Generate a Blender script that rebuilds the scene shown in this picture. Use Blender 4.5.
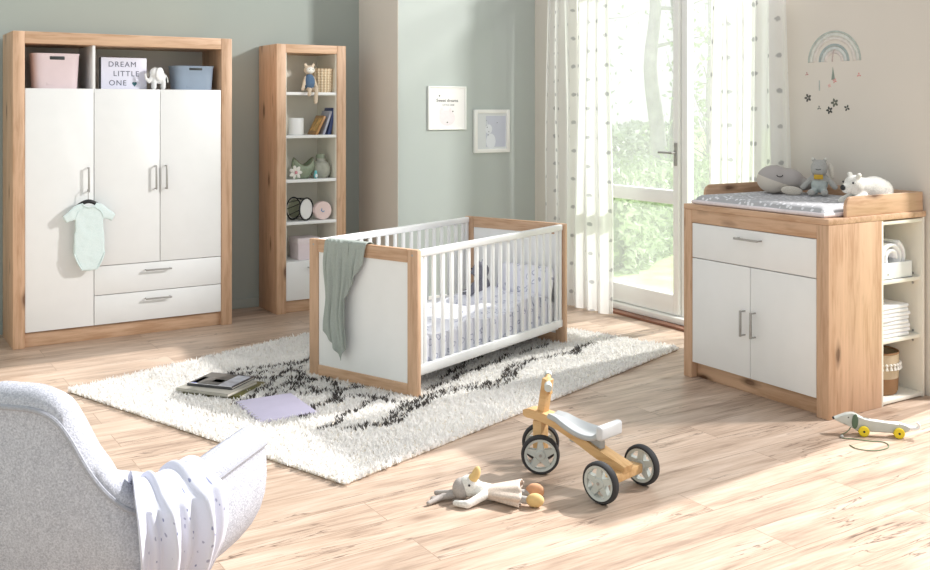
import bpy, bmesh, math, random
import numpy as np
from mathutils import Vector, Matrix, noise as mnoise
random.seed(7)
for o in list(bpy.data.objects): bpy.data.objects.remove(o)
S = bpy.context.scene
COL = S.collection
R = math.radians
PI = math.pi

# ---------------------------------------------------------------- camera
cd = bpy.data.cameras.new('camera'); cam = bpy.data.objects.new('camera', cd); COL.objects.link(cam)
cd.sensor_fit = 'HORIZONTAL'; cd.sensor_width = 36; cd.lens = 36*1000/930
cd.shift_y = -177/930; cd.clip_end = 300
cam.location = (0, 0, 1.5); cam.rotation_euler = (R(90), 0, R(-32.2)); S.camera = cam
# ---------------------------------------------------------------- world, sun, soft light, exposure
W = bpy.data.worlds.new('sky'); S.world = W; W.use_nodes = True
bg = W.node_tree.nodes['Background']; bg.inputs[0].default_value = (.95, .975, 1, 1); bg.inputs[1].default_value = .64
def aim(o, d): o.rotation_euler = Vector(d).to_track_quat('-Z', 'Y').to_euler()
sl = bpy.data.lights.new('sun', 'SUN'); sl.energy = 4.8; sl.angle = R(.9); sl.color = (1, .975, .945)
sun = bpy.data.objects.new('sun', sl); COL.objects.link(sun); sun.location = (12, 5, 10); aim(sun, (-.743, -.074, -.668))
al = bpy.data.lights.new('softbox', 'AREA'); al.shape = 'RECTANGLE'; al.size = .45; al.size_y = .45; al.energy = 270; al.color = (1, .975, .95)
softbox = bpy.data.objects.new('softbox', al); COL.objects.link(softbox); softbox.location = (6.6, 1.8, 3.7)
aim(softbox, Vector((1.6, 6.6, 1.0))-softbox.location)
vs = S.view_settings; vs.view_transform = 'Standard'; vs.look = 'None'; vs.gamma = 1; vs.use_curve_mapping = False
vs.exposure = 0.18

# ---------------------------------------------------------------- materials
def srgb(c):
    return tuple(((x/255)/12.92 if x/255 <= .04045 else ((x/255+.055)/1.055)**2.4) for x in c)+(1,)
class NT:
    def __init__(s, name):
        s.m = bpy.data.materials.new(name); s.m.use_nodes = True; s.t = s.m.node_tree
        s.b = s.t.nodes['Principled BSDF']; s.out = s.t.nodes['Material Output']
    def n(s, typ, ins=None, **kw):
        nd = s.t.nodes.new(typ)
        for k, v in kw.items(): setattr(nd, k, v)
        for k, v in (ins or {}).items():
            if isinstance(v, bpy.types.NodeSocket): s.t.links.new(v, nd.inputs[k])
            else: nd.inputs[k].default_value = v
        return nd
    def math(s, op, a, b=0.0, c=None):
        ins = {0: a, 1: b}
        if c is not None: ins[2] = c
        return s.n('ShaderNodeMath', ins, operation=op).outputs[0]
    def mix(s, f, a, b, bt='MIX'):
        nd = s.n('ShaderNodeMix', None, data_type='RGBA', blend_type=bt)
        for k, v in ((0, f), (6, a), (7, b)):
            if isinstance(v, bpy.types.NodeSocket): s.t.links.new(v, nd.inputs[k])
            else: nd.inputs[k].default_value = v
        return nd.outputs[2]
    def ramp(s, f, stops):
        nd = s.n('ShaderNodeValToRGB', {0: f}); e = nd.color_ramp.elements
        while len(e) < len(stops): e.new(.5)
        for x, (p, c) in zip(e, stops): x.position = p; x.color = c
        return nd.outputs[0]
    def map(s, scale=(1, 1, 1), rot=(0, 0, 0), loc=(0, 0, 0), co='Object'):
        tc = s.n('ShaderNodeTexCoord')
        return s.n('ShaderNodeMapping', {0: tc.outputs[co], 1: loc, 2: rot, 3: scale}).outputs[0]
    def set(s, **k):
        for kk, v in k.items():
            i = s.b.inputs[kk.replace('_', ' ')]
            if isinstance(v, bpy.types.NodeSocket): s.t.links.new(v, i)
            else: i.default_value = v
    def bump(s, h, strength=.3, dist=.01):
        nd = s.n('ShaderNodeBump', {'Strength': strength, 'Distance': dist, 'Height': h}); s.set(Normal=nd.outputs[0])
def simple(name, c, rough=.55, var=.05, sc=9, metal=0, bump=0, bsc=200, **kw):
    q = NT(name); c = srgb(c); v = q.map()
    nz = q.n('ShaderNodeTexNoise', {'Vector': v, 'Scale': sc, 'Detail': 3}).outputs[0]
    lo = tuple(x*(1-var) for x in c[:3])+(1,); hi = tuple(min(1, x*(1+var)) for x in c[:3])+(1,)
    q.set(Base_Color=q.ramp(nz, [(.3, lo), (.7, hi)]), Roughness=rough, Metallic=metal)
    if bump: q.bump(q.n('ShaderNodeTexNoise', {'Vector': v, 'Scale': bsc, 'Detail': 2}).outputs[0], bump, .004)
    for k, x in kw.items(): q.set(**{k: x})
    return q.m
def wood(name, axis, c1=(208, 173, 144), c2=(186, 148, 117), knots=True, rough=.5, lam=.09):
    """knotty oak: grain along `axis` (0,1,2) of the object"""
    q = NT(name); sc = [1, 1, 1]; sc[axis] = .09
    v = q.map(tuple(sc)); raw = q.map()
    n1 = q.n('ShaderNodeTexNoise', {'Vector': v, 'Scale': 60, 'Detail': 5, 'Roughness': .6, 'Distortion': .4}).outputs[0]
    n2 = q.n('ShaderNodeTexNoise', {'Vector': v, 'Scale': 14, 'Detail': 2, 'Distortion': .8}).outputs[0]
    f = q.math('ADD', q.math('MULTIPLY', n1, .5), q.math('MULTIPLY', n2, .5))
    a = srgb(c1); b = srgb(c2)
    col = q.ramp(f, [(.38, b), (.52, a), (.66, tuple(min(1, x*1.08) for x in a[:3])+(1,))])
    # glued lamellae of slightly different tone
    if lam:
        sl_ = [1/lam]*3; sl_[axis] = .02
        wv = q.n('ShaderNodeTexWhiteNoise', {'Vector': q.n('ShaderNodeVectorMath', {0: q.map(tuple(sl_), loc=(.37, .21, .13))}, operation='FLOOR').outputs[0]}).outputs[0]
        col = q.mix(1, col, q.ramp(wv, [(0, (.9, .88, .86, 1)), (1, (1.06, 1.05, 1.03, 1))]), 'MULTIPLY')
    if knots:
        ks = [8.0]*3; ks[axis] = 2.6
        dn = q.n('ShaderNodeTexNoise', {'Vector': raw, 'Scale': 11, 'Detail': 2}).outputs[1]
        kv = q.n('ShaderNodeVectorMath', {0: q.map(tuple(ks)), 1: q.n('ShaderNodeVectorMath', {0: dn, 1: (.12, .12, .12)}, operation='MULTIPLY').outputs[0]}, operation='ADD').outputs[0]
        vo = q.n('ShaderNodeTexVoronoi', {'Vector': kv, 'Scale': 1.0})
        k = q.ramp(vo.outputs['Distance'], [(.08, (1, 1, 1, 1)), (.13, (.5, .5, .5, 1)), (.22, (0, 0, 0, 1))])
        ring = q.n('ShaderNodeTexNoise', {'Vector': v, 'Scale': 40}).outputs[0]
        k = q.math('MULTIPLY', k, q.math('MULTIPLY_ADD', ring, .9, .45))
        col = q.mix(k, col, srgb((88, 56, 34)))
    q.set(Base_Color=col, Roughness=rough); q.bump(n1, .12, .003)
    return q.m
M = {}
M['wood_x'] = wood('oak_grain_x', 0); M['wood_y'] = wood('oak_grain_y', 1); M['wood_z'] = wood('oak_grain_z', 2)
M['toy_wood'] = wood('toy_beech', 0, (212, 174, 124), (194, 152, 100), knots=False, lam=0)
M['leg_wood'] = wood('leg_beech', 2, (228, 200, 150), (212, 182, 132), knots=False, lam=0)
M['white'] = simple('white_lacquer', (240, 241, 241), .38, .012)
M['cream'] = simple('cream_board', (238, 234, 222), .5, .015)
M['steel'] = simple('brushed_steel', (170, 168, 165), .38, .05, 60, metal=.45)
M['dark'] = simple('dark_plastic', (48, 52, 54), .5, .08)
M['black'] = simple('black_paint', (28, 28, 30), .5, .08)

# walls
def wallmat(name, c): return simple(name, c, .85, .018, 1.5, bump=.06, bsc=160)
M['sage'] = wallmat('sage_wall_paint', (164, 173, 168)); M['sage_lit'] = wallmat('window_lit_sage_paint', (188, 195, 191))  # same paint twice; niche wall copy lightened to stand in for window light
M['beige'] = wallmat('beige_wall_paint', (224, 217, 207))
M['trim'] = simple('white_trim_paint', (246, 246, 243), .4, .01)
# floor planks (along x)
q = NT('oak_plank_floor')
fv = q.map()
br = q.n('ShaderNodeTexBrick', {'Vector': fv, 'Color1': (0, 0, 0, 1), 'Color2': (1, 1, 1, 1), 'Mortar': (.5, .5, .5, 1), 'Scale': 1.0, 'Mortar Size': .0018, 'Mortar Smooth': .2, 'Bias': 0.0, 'Brick Width': 1.7, 'Row Height': .19}, offset=.37, offset_frequency=2)
shift = q.n('ShaderNodeVectorMath', {0: fv, 1: q.n('ShaderNodeVectorMath', {0: br.outputs[0], 1: (7.3, 3.1, 0)}, operation='MULTIPLY').outputs[0]}, operation='ADD').outputs[0]
def gs(sx, sy): return q.n('ShaderNodeMapping', {0: shift, 3: (sx, sy, 1)}).outputs[0]
g1 = q.n('ShaderNodeTexNoise', {'Vector': gs(2.2, 34), 'Scale': 2.2, 'Detail': 6, 'Roughness': .62, 'Distortion': .5}).outputs[0]
g2 = q.n('ShaderNodeTexNoise', {'Vector': gs(1.0, 6.5), 'Scale': 1.5, 'Detail': 3, 'Distortion': .9}).outputs[0]
gf = q.math('ADD', q.math('MULTIPLY', g1, .45), q.math('MULTIPLY', g2, .55))
fc = q.ramp(gf, [(.33, srgb((150, 127, 110))), (.5, srgb((191, 168, 149))), (.66, srgb((211, 192, 176)))])
fc = q.mix(1, fc, q.ramp(br.outputs[0], [(0, (.88, .87, .86, 1)), (1, (1.06, 1.05, 1.04, 1))]), 'MULTIPLY')
cr = q.n('ShaderNodeTexNoise', {'Vector': gs(1.1, 13), 'Scale': 1.3, 'Detail': 4, 'Roughness': .55, 'Distortion': 1.2}).outputs[0]
crk = q.ramp(q.math('ABSOLUTE', q.math('SUBTRACT', cr, .5)), [(0, (1, 1, 1, 1)), (.007, (.6, .6, .6, 1)), (.018, (0, 0, 0, 1))])
gate = q.ramp(q.n('ShaderNodeTexNoise', {'Vector': gs(1.0, 2.5), 'Scale': 1.9, 'Detail': 1}).outputs[0], [(.5, (0, 0, 0, 1)), (.6, (1, 1, 1, 1))])
fc = q.mix(q.math('MULTIPLY', q.math('MULTIPLY', crk, gate), .92), fc, srgb((92, 72, 60)))
kv = q.n('ShaderNodeTexVoronoi', {'Vector': gs(1.3, 3.2), 'Scale': 1.0})
kn = q.ramp(kv.outputs['Distance'], [(.02, (1, 1, 1, 1)), (.07, (.4, .4, .4, 1)), (.15, (0, 0, 0, 1))])
fc = q.mix(q.math('MULTIPLY', kn, .7), fc, srgb((118, 92, 74)))
fc = q.mix(q.math('MULTIPLY', br.outputs[1], .55), fc, srgb((120, 94, 74)))
q.set(Base_Color=fc, Roughness=.42); q.bump(g1, .08, .004); M['floor'] = q.m

def fabric(name, c, c2=None, sc=260, rough=.9, var=.1, bump=.5, msc=35):
    q = NT(name); v = q.map()
    n1 = q.n('ShaderNodeTexNoise', {'Vector': v, 'Scale': sc, 'Detail': 3, 'Roughness': .7}).outputs[0]
    n2 = q.n('ShaderNodeTexNoise', {'Vector': v, 'Scale': msc, 'Detail': 3}).outputs[0]
    a = srgb(c); b = srgb(c2) if c2 else tuple(x*(1-var*2) for x in a[:3])+(1,)
    f = q.math('ADD', q.math('MULTIPLY', n1, .85), q.math('MULTIPLY', n2, .15))
    q.set(Base_Color=q.ramp(f, [(.36, b), (.62, a)]), Roughness=rough); q.bump(n1, bump, .003)
    return q.m
def printed(name, base, ink, scale, thr, rough=.85, mode='blob', coord='UV', bump=0, ink2=None, dens=1.0):
    """cloth with a small scattered print"""
    q = NT(name); v = q.map((1, 1, 1), co=coord)
    d = q.n('ShaderNodeTexNoise', {'Vector': v, 'Scale': scale*1.6, 'Detail': 2}).outputs[1]
    vv = q.n('ShaderNodeVectorMath', {0: v, 1: q.n('ShaderNodeVectorMath', {0: d, 1: (.5/scale,)*3}, operation='MULTIPLY').outputs[0]}, operation='ADD').outputs[0]
    vo = q.n('ShaderNodeTexVoronoi', {'Vector': vv, 'Scale': scale})
    f = q.ramp(vo.outputs['Distance'], [(thr*.7, (1, 1, 1, 1)), (thr, (0, 0, 0, 1))])
    if mode == 'line':
        f = q.ramp(q.math('ABSOLUTE', q.math('SUBTRACT', vo.outputs['Distance'], thr)), [(.03, (1, 1, 1, 1)), (.07, (0, 0, 0, 1))])
    if dens < 1:
        g = q.n('ShaderNodeSeparateColor', {0: vo.outputs['Color']}).outputs[0]
        f = q.math('MULTIPLY', f, q.math('LESS_THAN', g, dens))
    ic = srgb(ink)
    if ink2: ic = q.mix(q.math('GREATER_THAN', q.n('ShaderNodeSeparateColor', {0: vo.outputs['Color']}).outputs[1], .5), srgb(ink), srgb(ink2))
    q.set(Base_Color=q.mix(f, srgb(base), ic), Roughness=rough)
    if bump: q.bump(q.n('ShaderNodeTexNoise', {'Vector': v, 'Scale': 300}).outputs[0], bump, .003)
    return q.m
M['chair'] = fabric('light_grey_boucle', (208, 210, 220), (164, 166, 178), 220, bump=.6)
M['piping'] = fabric('grey_piping', (178, 180, 190), None, 220)
M['plush_grey'] = fabric('grey_plush', (186, 184, 180), None, 180); M['plush_dark'] = fabric('dark_grey_plush', (132, 132, 142), None, 180)
M['plush_white'] = fabric('white_plush', (246, 243, 236), None, 150, bump=1); M['plush_taupe'] = fabric('taupe_knit', (186, 178, 172), None, 200)
M['plush_cream'] = fabric('cream_knit', (224, 216, 204), None, 200)
M['sagecloth'] = fabric('sage_muslin', (172, 180, 174), None, 240, bump=.4)
M['sheet'] = fabric('white_sheet', (246, 246, 248), None, 120, var=.02)
M['muslin'] = printed('muslin_animal_print', (216, 218, 232), (140, 146, 178), 40, .19, ink2=(166, 168, 190), bump=.2, dens=.9)
M['bedprint'] = printed('bedding_print', (236, 237, 246), (184, 187, 206), 19, .3, mode='line', dens=.75, coord='UV')
M['mat'] = printed('star_print_mat', (184, 184, 187), (236, 236, 240), 34, .36, coord='Object')
M['wheel_grey'] = simple('pale_grey_plastic', (196, 202, 198), .45, .03); M['tyre'] = simple('dark_rubber', (52, 52, 54), .75, .1)
# curtain: dotted sheer cloth
q = NT('dotted_curtain')
cv = q.map((1/.15, 1/.15, 1), rot=(0, 0, R(45)), co='UV')
dn = q.n('ShaderNodeTexNoise', {'Vector': cv, 'Scale': 5, 'Detail': 2}).outputs[1]
cv2 = q.n('ShaderNodeVectorMath', {0: cv, 1: q.n('ShaderNodeVectorMath', {0: dn, 1: (.14, .14, 0)}, operation='MULTIPLY').outputs[0]}, operation='ADD').outputs[0]
vo = q.n('ShaderNodeTexVoronoi', {'Vector': cv2, 'Scale': 1.0, 'Randomness': 0.0}, voronoi_dimensions='2D')
cf = q.ramp(vo.outputs['Distance'], [(.075, (1, 1, 1, 1)), (.12, (0, 0, 0, 1))])
cc = q.mix(cf, srgb((250, 250, 249)), srgb((190, 191, 193)))
q.set(Base_Color=cc, Roughness=.9)
tr = q.n('ShaderNodeBsdfTranslucent', {0: cc}); tp = q.n('ShaderNodeBsdfTransparent')
m1 = q.n('ShaderNodeMixShader', {0: .6, 1: q.b.outputs[0], 2: tr.outputs[0]})
m2 = q.n('ShaderNodeMixShader', {0: q.math('MULTIPLY_ADD', cf, -.12, .16), 1: m1.outputs[0], 2: tp.outputs[0]})
q.t.links.new(m2.outputs[0], q.out.inputs[0]); M['curtain'] = q.m
# window glass: clear pane, white translucency mixed in to imitate the overexposed outdoors
q = NT('window_glass')
gl = q.n('ShaderNodeBsdfGlossy', {'Color': (1, 1, 1, 1), 'Roughness': .02}); tp = q.n('ShaderNodeBsdfTransparent', {0: (.98, .99, .985, 1)})
tl = q.n('ShaderNodeBsdfTranslucent', {0: (1, 1, 1, 1)})
nz = q.n('ShaderNodeTexNoise', {'Vector': q.map(), 'Scale': 3.0}).outputs[0]
m1 = q.n('ShaderNodeMixShader', {0: q.math('MULTIPLY_ADD', nz, .04, .10), 1: tp.outputs[0], 2: tl.outputs[0]})
m2 = q.n('ShaderNodeMixShader', {0: .025, 1: m1.outputs[0], 2: gl.outputs[0]})
q.t.links.new(m2.outputs[0], q.out.inputs[0]); M['glass'] = q.m
def toyglass(name, c):
    q = NT(name); v = q.map(); nz = q.n('ShaderNodeTexNoise', {'Vector': v, 'Scale': 30}).outputs[0]
    tp = q.n('ShaderNodeBsdfTransparent', {0: srgb(c)}); q.set(Base_Color=srgb(c), Roughness=.1)
    m1 = q.n('ShaderNodeMixShader', {0: q.math('MULTIPLY_ADD', nz, .2, .3), 1: tp.outputs[0], 2: q.b.outputs[0]})
    q.t.links.new(m1.outputs[0], q.out.inputs[0]); return q.m

# ---------------------------------------------------------------- geometry helpers
class MB:
    def __init__(s): s.bm = bmesh.new(); s.uv = None
    def _xf(s, vs, mat): bmesh.ops.transform(s.bm, matrix=mat, verts=vs)
    def box(s, lo, hi, bev=.003, seg=2, rot=None, mi=0):
        c = [(a+b)/2 for a, b in zip(lo, hi)]; d = [max(1e-4, b-a) for a, b in zip(lo, hi)]
        r = bmesh.ops.create_cube(s.bm, size=1); vs = r['verts']
        s._xf(vs, Matrix.Diagonal((*d, 1)))
        fs = list({f for v in vs for f in v.link_faces})
        for f in fs: f.material_index = mi
        if bev > 0:
            bev = min(bev, min(d)*.45)
            es = list({e for v in vs for e in v.link_edges})
            rb = bmesh.ops.bevel(s.bm, geom=es, offset=bev, segments=seg, affect='EDGES', profile=.5)
            vs = list({v for f in rb['faces'] for v in f.verts} | {v for v in vs if v.is_valid})
        m = Matrix.Translation(c)
        if rot is not None: m = m @ rot.to_matrix().to_4x4() if not isinstance(rot, Matrix) else m @ rot.to_4x4()
        s._xf(vs, m); return s
    def cyl(s, p0, p1, r0, r1=None, seg=20, caps=True):
        r1 = r0 if r1 is None else r1; p0 = Vector(p0); p1 = Vector(p1); d = p1-p0
        r = bmesh.ops.create_cone(s.bm, cap_ends=caps, segments=seg, radius1=r0, radius2=r1, depth=d.length)
        s._xf(r['verts'], Matrix.Translation((p0+p1)/2) @ d.to_track_quat('Z', 'Y').to_matrix().to_4x4()); return s
    def ball(s, c, r, rot=(0, 0, 0), sub=3):
        if not hasattr(r, '__len__'): r = (r, r, r)
        k = bmesh.ops.create_icosphere(s.bm, subdivisions=sub, radius=1)
        from mathutils import Euler
        s._xf(k['verts'], Matrix.Translation(c) @ Euler(rot).to_matrix().to_4x4() @ Matrix.Diagonal((*r, 1))); return s
    def limb(s, p0, p1, r0, r1):
        """capsule for soft bodies"""
        p0 = Vector(p0); p1 = Vector(p1); s.cyl(p0, p1, r0, r1, 20); s.ball(p0, r0, sub=2); s.ball(p1, r1, sub=2); return s
    def tube(s, pts, r, seg=10, closed=False, caps=True):
        P = [Vector(p) for p in pts]; n = len(P); rs = r if hasattr(r, '__len__') else [r]*n
        T = []
        for i in range(n):
            a = P[(i-1) % n] if (closed or i > 0) else P[i]; b = P[(i+1) % n] if (closed or i < n-1) else P[i]
            T.append((b-a).normalized())
        up = Vector((0, 0, 1)) if abs(T[0].z) < .9 else Vector((1, 0, 0))
        N = T[0].cross(up).normalized(); rings = []
        for i in range(n):
            N = (N-T[i]*N.dot(T[i])).normalized(); B = T[i].cross(N)
            rings.append([s.bm.verts.new(P[i]+(N*math.cos(2*PI*k/seg)+B*math.sin(2*PI*k/seg))*rs[i]) for k in range(seg)])
        for i in range(n if closed else n-1):
            a, b = rings[i], rings[(i+1) % n]
            for k in range(seg): s.bm.faces.new((a[k], a[(k+1) % seg], b[(k+1) % seg], b[k]))
        if caps and not closed: s.bm.faces.new(rings[0][::-1]); s.bm.faces.new(rings[-1])
        return s
    def lathe(s, prof, c=(0, 0, 0), seg=40, axis=None, closed=False):
        """profile [(r,z)] spun about z (or about `axis` through c)"""
        m = Matrix.Translation(c)
        if axis is not None: m = m @ Vector(axis).to_track_quat('Z', 'Y').to_matrix().to_4x4()
        rings = []
        for r, z in prof:
            if r < 1e-6: rings.append([s.bm.verts.new(m @ Vector((0, 0, z)))])
            else: rings.append([s.bm.verts.new(m @ Vector((r*math.cos(2*PI*k/seg), r*math.sin(2*PI*k/seg), z))) for k in range(seg)])
        if closed: rings.append(rings[0])
        for a, b in zip(rings, rings[1:]):
            for k in range(seg):
                va = [a[0]] if len(a) == 1 else [a[k], a[(k+1) % seg]]
                vb = [b[0]] if len(b) == 1 else [b[(k+1) % seg], b[k]]
                if len(va)+len(vb) > 2: s.bm.faces.new(va+vb)
        return s
    def prism(s, poly, lo, hi, axis=2, bev=0):
        """2D outline extruded along an axis: axis 0 -> (y,z), 1 -> (x,z), 2 -> (x,y)"""
        def p3(a, h): return {0: (h, a[0], a[1]), 1: (a[0], h, a[1]), 2: (a[0], a[1], h)}[axis]
        A = [s.bm.verts.new(p3(a, lo)) for a in poly]; B = [s.bm.verts.new(p3(a, hi)) for a in poly]
        n = len(poly); fs = [s.bm.faces.new(A[::-1]), s.bm.faces.new(B)]
        for i in range(n): fs.append(s.bm.faces.new((A[i], A[(i+1) % n], B[(i+1) % n], B[i])))
        if bev:
            es = list({e for f in fs[:2] for e in f.edges})
            bmesh.ops.bevel(s.bm, geom=es, offset=bev, segments=2, affect='EDGES', profile=.5)
        return s
    def grid(s, f, nu, nv, uvf=None):
        """surface f(a,b)->(x,y,z), a,b in 0..1"""
        L = s.bm.loops.layers.uv.verify() if uvf else None
        V = [[s.bm.verts.new(f(i/nu, j/nv)) for j in range(nv+1)] for i in range(nu+1)]
        for i in range(nu):
            for j in range(nv):
                fc = s.bm.faces.new((V[i][j], V[i+1][j], V[i+1][j+1], V[i][j+1]))
                if L:
                    for lp, (a, b) in zip(fc.loops, ((i, j), (i+1, j), (i+1, j+1), (i, j+1))): lp[L].uv = uvf(a/nu, b/nv)
        return s
    def build(s, name, mat, parent=None, smooth=True, loc=None, rotz=0, solid=0, voxel=0, smoothit=0, sub=0, flat_angle=None):
        me = bpy.data.meshes.new(name)
        bmesh.ops.recalc_face_normals(s.bm, faces=s.bm.faces[:])
        s.bm.to_mesh(me); s.bm.free()
        for m in (mat if isinstance(mat, (list, tuple)) else [mat]): me.materials.append(M[m] if isinstance(m, str) else m)
        o = bpy.data.objects.new(name, me); COL.objects.link(o)
        if smooth:
            for p in me.polygons: p.use_smooth = True
            try: me.set_sharp_from_angle(angle=R(flat_angle or 35))
            except Exception: pass
        if parent is not None: o.parent = parent
        if loc is not None: o.location = loc
        if rotz: o.rotation_euler = (0, 0, rotz)
        if voxel:
            md = o.modifiers.new('remesh', 'REMESH'); md.mode = 'VOXEL'; md.voxel_size = voxel; md.use_smooth_shade = True
            md = o.modifiers.new('smooth', 'SMOOTH'); md.factor = .5; md.iterations = smoothit or 6
        if solid: md = o.modifiers.new('solid', 'SOLIDIFY'); md.thickness = solid; md.offset = 0
        if sub: md = o.modifiers.new('sub', 'SUBSURF'); md.levels = sub; md.render_levels = sub
        return o
def box(lo, hi, bev=.003, **k): return MB().box(lo, hi, bev, **k)
def tag(o, label, cat, group=None, kind=None):
    o['label'] = label; o['category'] = cat
    if group: o['group'] = group
    if kind: o['kind'] = kind
    return o
def thing(name, label, cat, loc=(0, 0, 0), rotz=0, group=None):
    o = bpy.data.objects.new(name, None); o.empty_display_size = .1; COL.objects.link(o)
    o.location = loc; o.rotation_euler = (0, 0, rotz); return tag(o, label, cat, group)
def struct(name, mb, mat, label=None, cat=None, smooth=False):
    o = mb.build(name, mat, None, smooth); o['kind'] = 'structure'
    if label: o['label'] = label; o['category'] = cat
    return o
def cat(P, n):
    """Catmull-Rom through points"""
    P = [Vector(p) for p in P]; out = []; m = len(P)-1
    for i in range(n+1):
        t = i/n*m; k = min(int(t), m-1); f = t-k
        a = P[k-1] if k > 0 else P[0]*2-P[1]; b = P[k]; c = P[k+1]; d = P[k+2] if k+2 <= m else P[m]*2-P[m-1]
        out.append(.5*((2*b)+(c-a)*f+(2*a-5*b+4*c-d)*f*f+(3*b-a-3*c+d)*f*f*f))
    return out
def flatcopy(name, txt, size, mat, parent, loc, rot, align='CENTER', ext=.0006, space=1.0):
    """lettering turned into a mesh"""
    cu = bpy.data.curves.new(name, 'FONT'); cu.body = txt; cu.size = size; cu.align_x = align; cu.extrude = ext; cu.space_character = space
    t = bpy.data.objects.new('tmp', cu); COL.objects.link(t)
    dg = bpy.context.evaluated_depsgraph_get(); me = bpy.data.meshes.new_from_object(t.evaluated_get(dg))
    bpy.data.objects.remove(t)
    me.materials.clear(); me.materials.append(M[mat] if isinstance(mat, str) else mat)
    o = bpy.data.objects.new(name, me); COL.objects.link(o); o.parent = parent; o.location = loc; o.rotation_euler = rot; return o

# ================================================================ SETTING
WH = 2.26; WT = 2.7; WW = 2.64; WB = 7.24; WR = 4.82; NV = 6.585; NU = 3.558
struct('floor', box((-1.6, -1.5, -.1), (4.93, WB+.1, 0), 0), 'floor', 'pale oak plank floor with knots and cracks', 'floor')
struct('wall_back', box((-1.5, WB, 0), (NU+.05, WB+.12, WT), 0), 'sage', 'sage green wall behind the wardrobe and bookshelf', 'wall')
struct('wall_niche_side', box((NU-.004, NV+.001, 0), (NU+.12, WB, WT), 0), 'beige', 'narrow beige wall return right of the bookshelf', 'wall')
struct('wall_niche', box((NU, NV, 0), (WR+.25, NV+.1, WT), 0), 'sage_lit', 'window-lit sage wall with two framed pictures behind the crib', 'wall')
struct('wall_left', box((-1.6, -1.5, 0), (-1.5, WB+.1, WT), 0), 'sage', 'sage wall on the left', 'wall')
WIN0, WIN1 = 4.15, 6.05
struct('wall_right', box((WR, 3.02, 0), (WR+.22, WIN0, WH), 0), 'beige', 'beige wall behind the changing table with rainbow decal', 'wall')
struct('wall_right_corner', box((WR, WIN1, 0), (WR+.22, NV, WT), 0), 'beige', 'beige wall strip between window and sage wall', 'wall')
b = MB(); b.box((-1.5, WB-.014, 0), (NU, WB, .07), .003)
struct('baseboard_back', b, 'sage', 'sage painted baseboard under the back wall', 'baseboard')
b = MB(); b.box((NU+.01, NV-.014, 0), (WR, NV, .07), .003)
struct('baseboard_niche', b, 'trim', 'white baseboard under the window-lit sage wall', 'baseboard')
struct('baseboard_right', box((WR-.014, WIN1, 0), (WR, NV-.014, .06), .003), wood('dark_threshold', 1, (150, 112, 88), (120, 88, 66), knots=False, lam=0), 'dark wooden strip at the foot of the wall corner', 'baseboard')
struct('trim_1', box((WR-.01, WIN0, 0), (WR+.25, WIN1, .018), .003), wood('threshold_wood', 1, (140, 96, 76), (112, 76, 60), knots=False, lam=0), 'dark wooden threshold below the patio door', 'threshold')
# patio door and side light
wu = WR+.12
w = bpy.data.objects.new('window_1', None); COL.objects.link(w); w.location = (wu, 0, 0); tag(w, 'white framed patio door with mid rail beside a fixed light', 'window', kind='structure')
def wframe(nm, y0, y1, z0, z1, d0=0, d1=.06): return box((d0, y0, z0), (d1, y1, z1), .006).build(nm, 'trim', w)
for y0, y1 in ((WIN1-.06, WIN1), (WIN0, WIN0+.06), (4.985, 5.045)): wframe('frame_post', y0, y1, .02, WW)
wframe('sill', WIN0, WIN1, .018, .06, -.06, .08)
b = MB(); b.box((-.02, 5.90, .065), (.045, 5.985, WW-.02), .006); b.box((-.02, 5.05, .065), (.045, 5.105, WW-.02), .006); b.box((-.018, 5.105, .83), (.04, 5.90, .925), .006); b.box((-.018, 5.105, .065), (.04, 5.90, .2), .006); b.box((-.018, 5.105, WW-.12), (.04, 5.90, WW-.02), .006)
dl = b.build('door_leaf', 'trim', w)
b = MB(); b.box((.008, 5.10, .2), (.014, 5.90, .83), 0); b.box((.008, 5.10, .925), (.014, 5.90, WW-.12), 0); b.build('pane', 'glass', dl)
b = MB(); b.box((-.028, 5.06, 1.1), (-.02, 5.09, 1.26), .004); b.cyl((-.02, 5.075, 1.19), (-.07, 5.075, 1.19), .009); b.cyl((-.066, 5.075, 1.19), (-.066, 5.20, 1.19), .009, .008); b.cyl((-.02, 5.075, 1.24), (-.03, 5.075, 1.24), .012); b.build('handle', 'steel', dl)
box((.008, WIN0+.05, .06), (.014, 4.99, WW-.02), 0).build('pane', 'glass', w)
# outdoors
q = NT('lawn_grass'); n1 = q.n('ShaderNodeTexNoise', {'Vector': q.map(), 'Scale': 3, 'Detail': 8}).outputs[0]
q.set(Base_Color=q.ramp(n1, [(.35, srgb((142, 170, 108))), (.65, srgb((186, 206, 146)))]), Roughness=.95); M['lawn'] = q.m
struct('lawn', box((5.05, -25, -.22), (60, 60, -.1), 0), 'lawn', 'sunny lawn beyond the patio door', 'lawn')
struct('trim_2', box((4.93, -1.5, -.2), (5.07, WB+.1, -.002), 0), 'trim')
M['leaf1'] = simple('hedge_leaf', (150, 168, 138), .7, .3, 6); M['leaf2'] = simple('washed_out_leaf', (172, 190, 158), .7, .25, 6); M['leaf3'] = simple('bluish_leaf', (178, 188, 178), .7, .2, 4)  # leaf colours paled to imitate outdoor overexposure
M['bark'] = simple('pale_bark', (160, 158, 162), .9, .2, 5, bump=.6, bsc=18)
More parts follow.
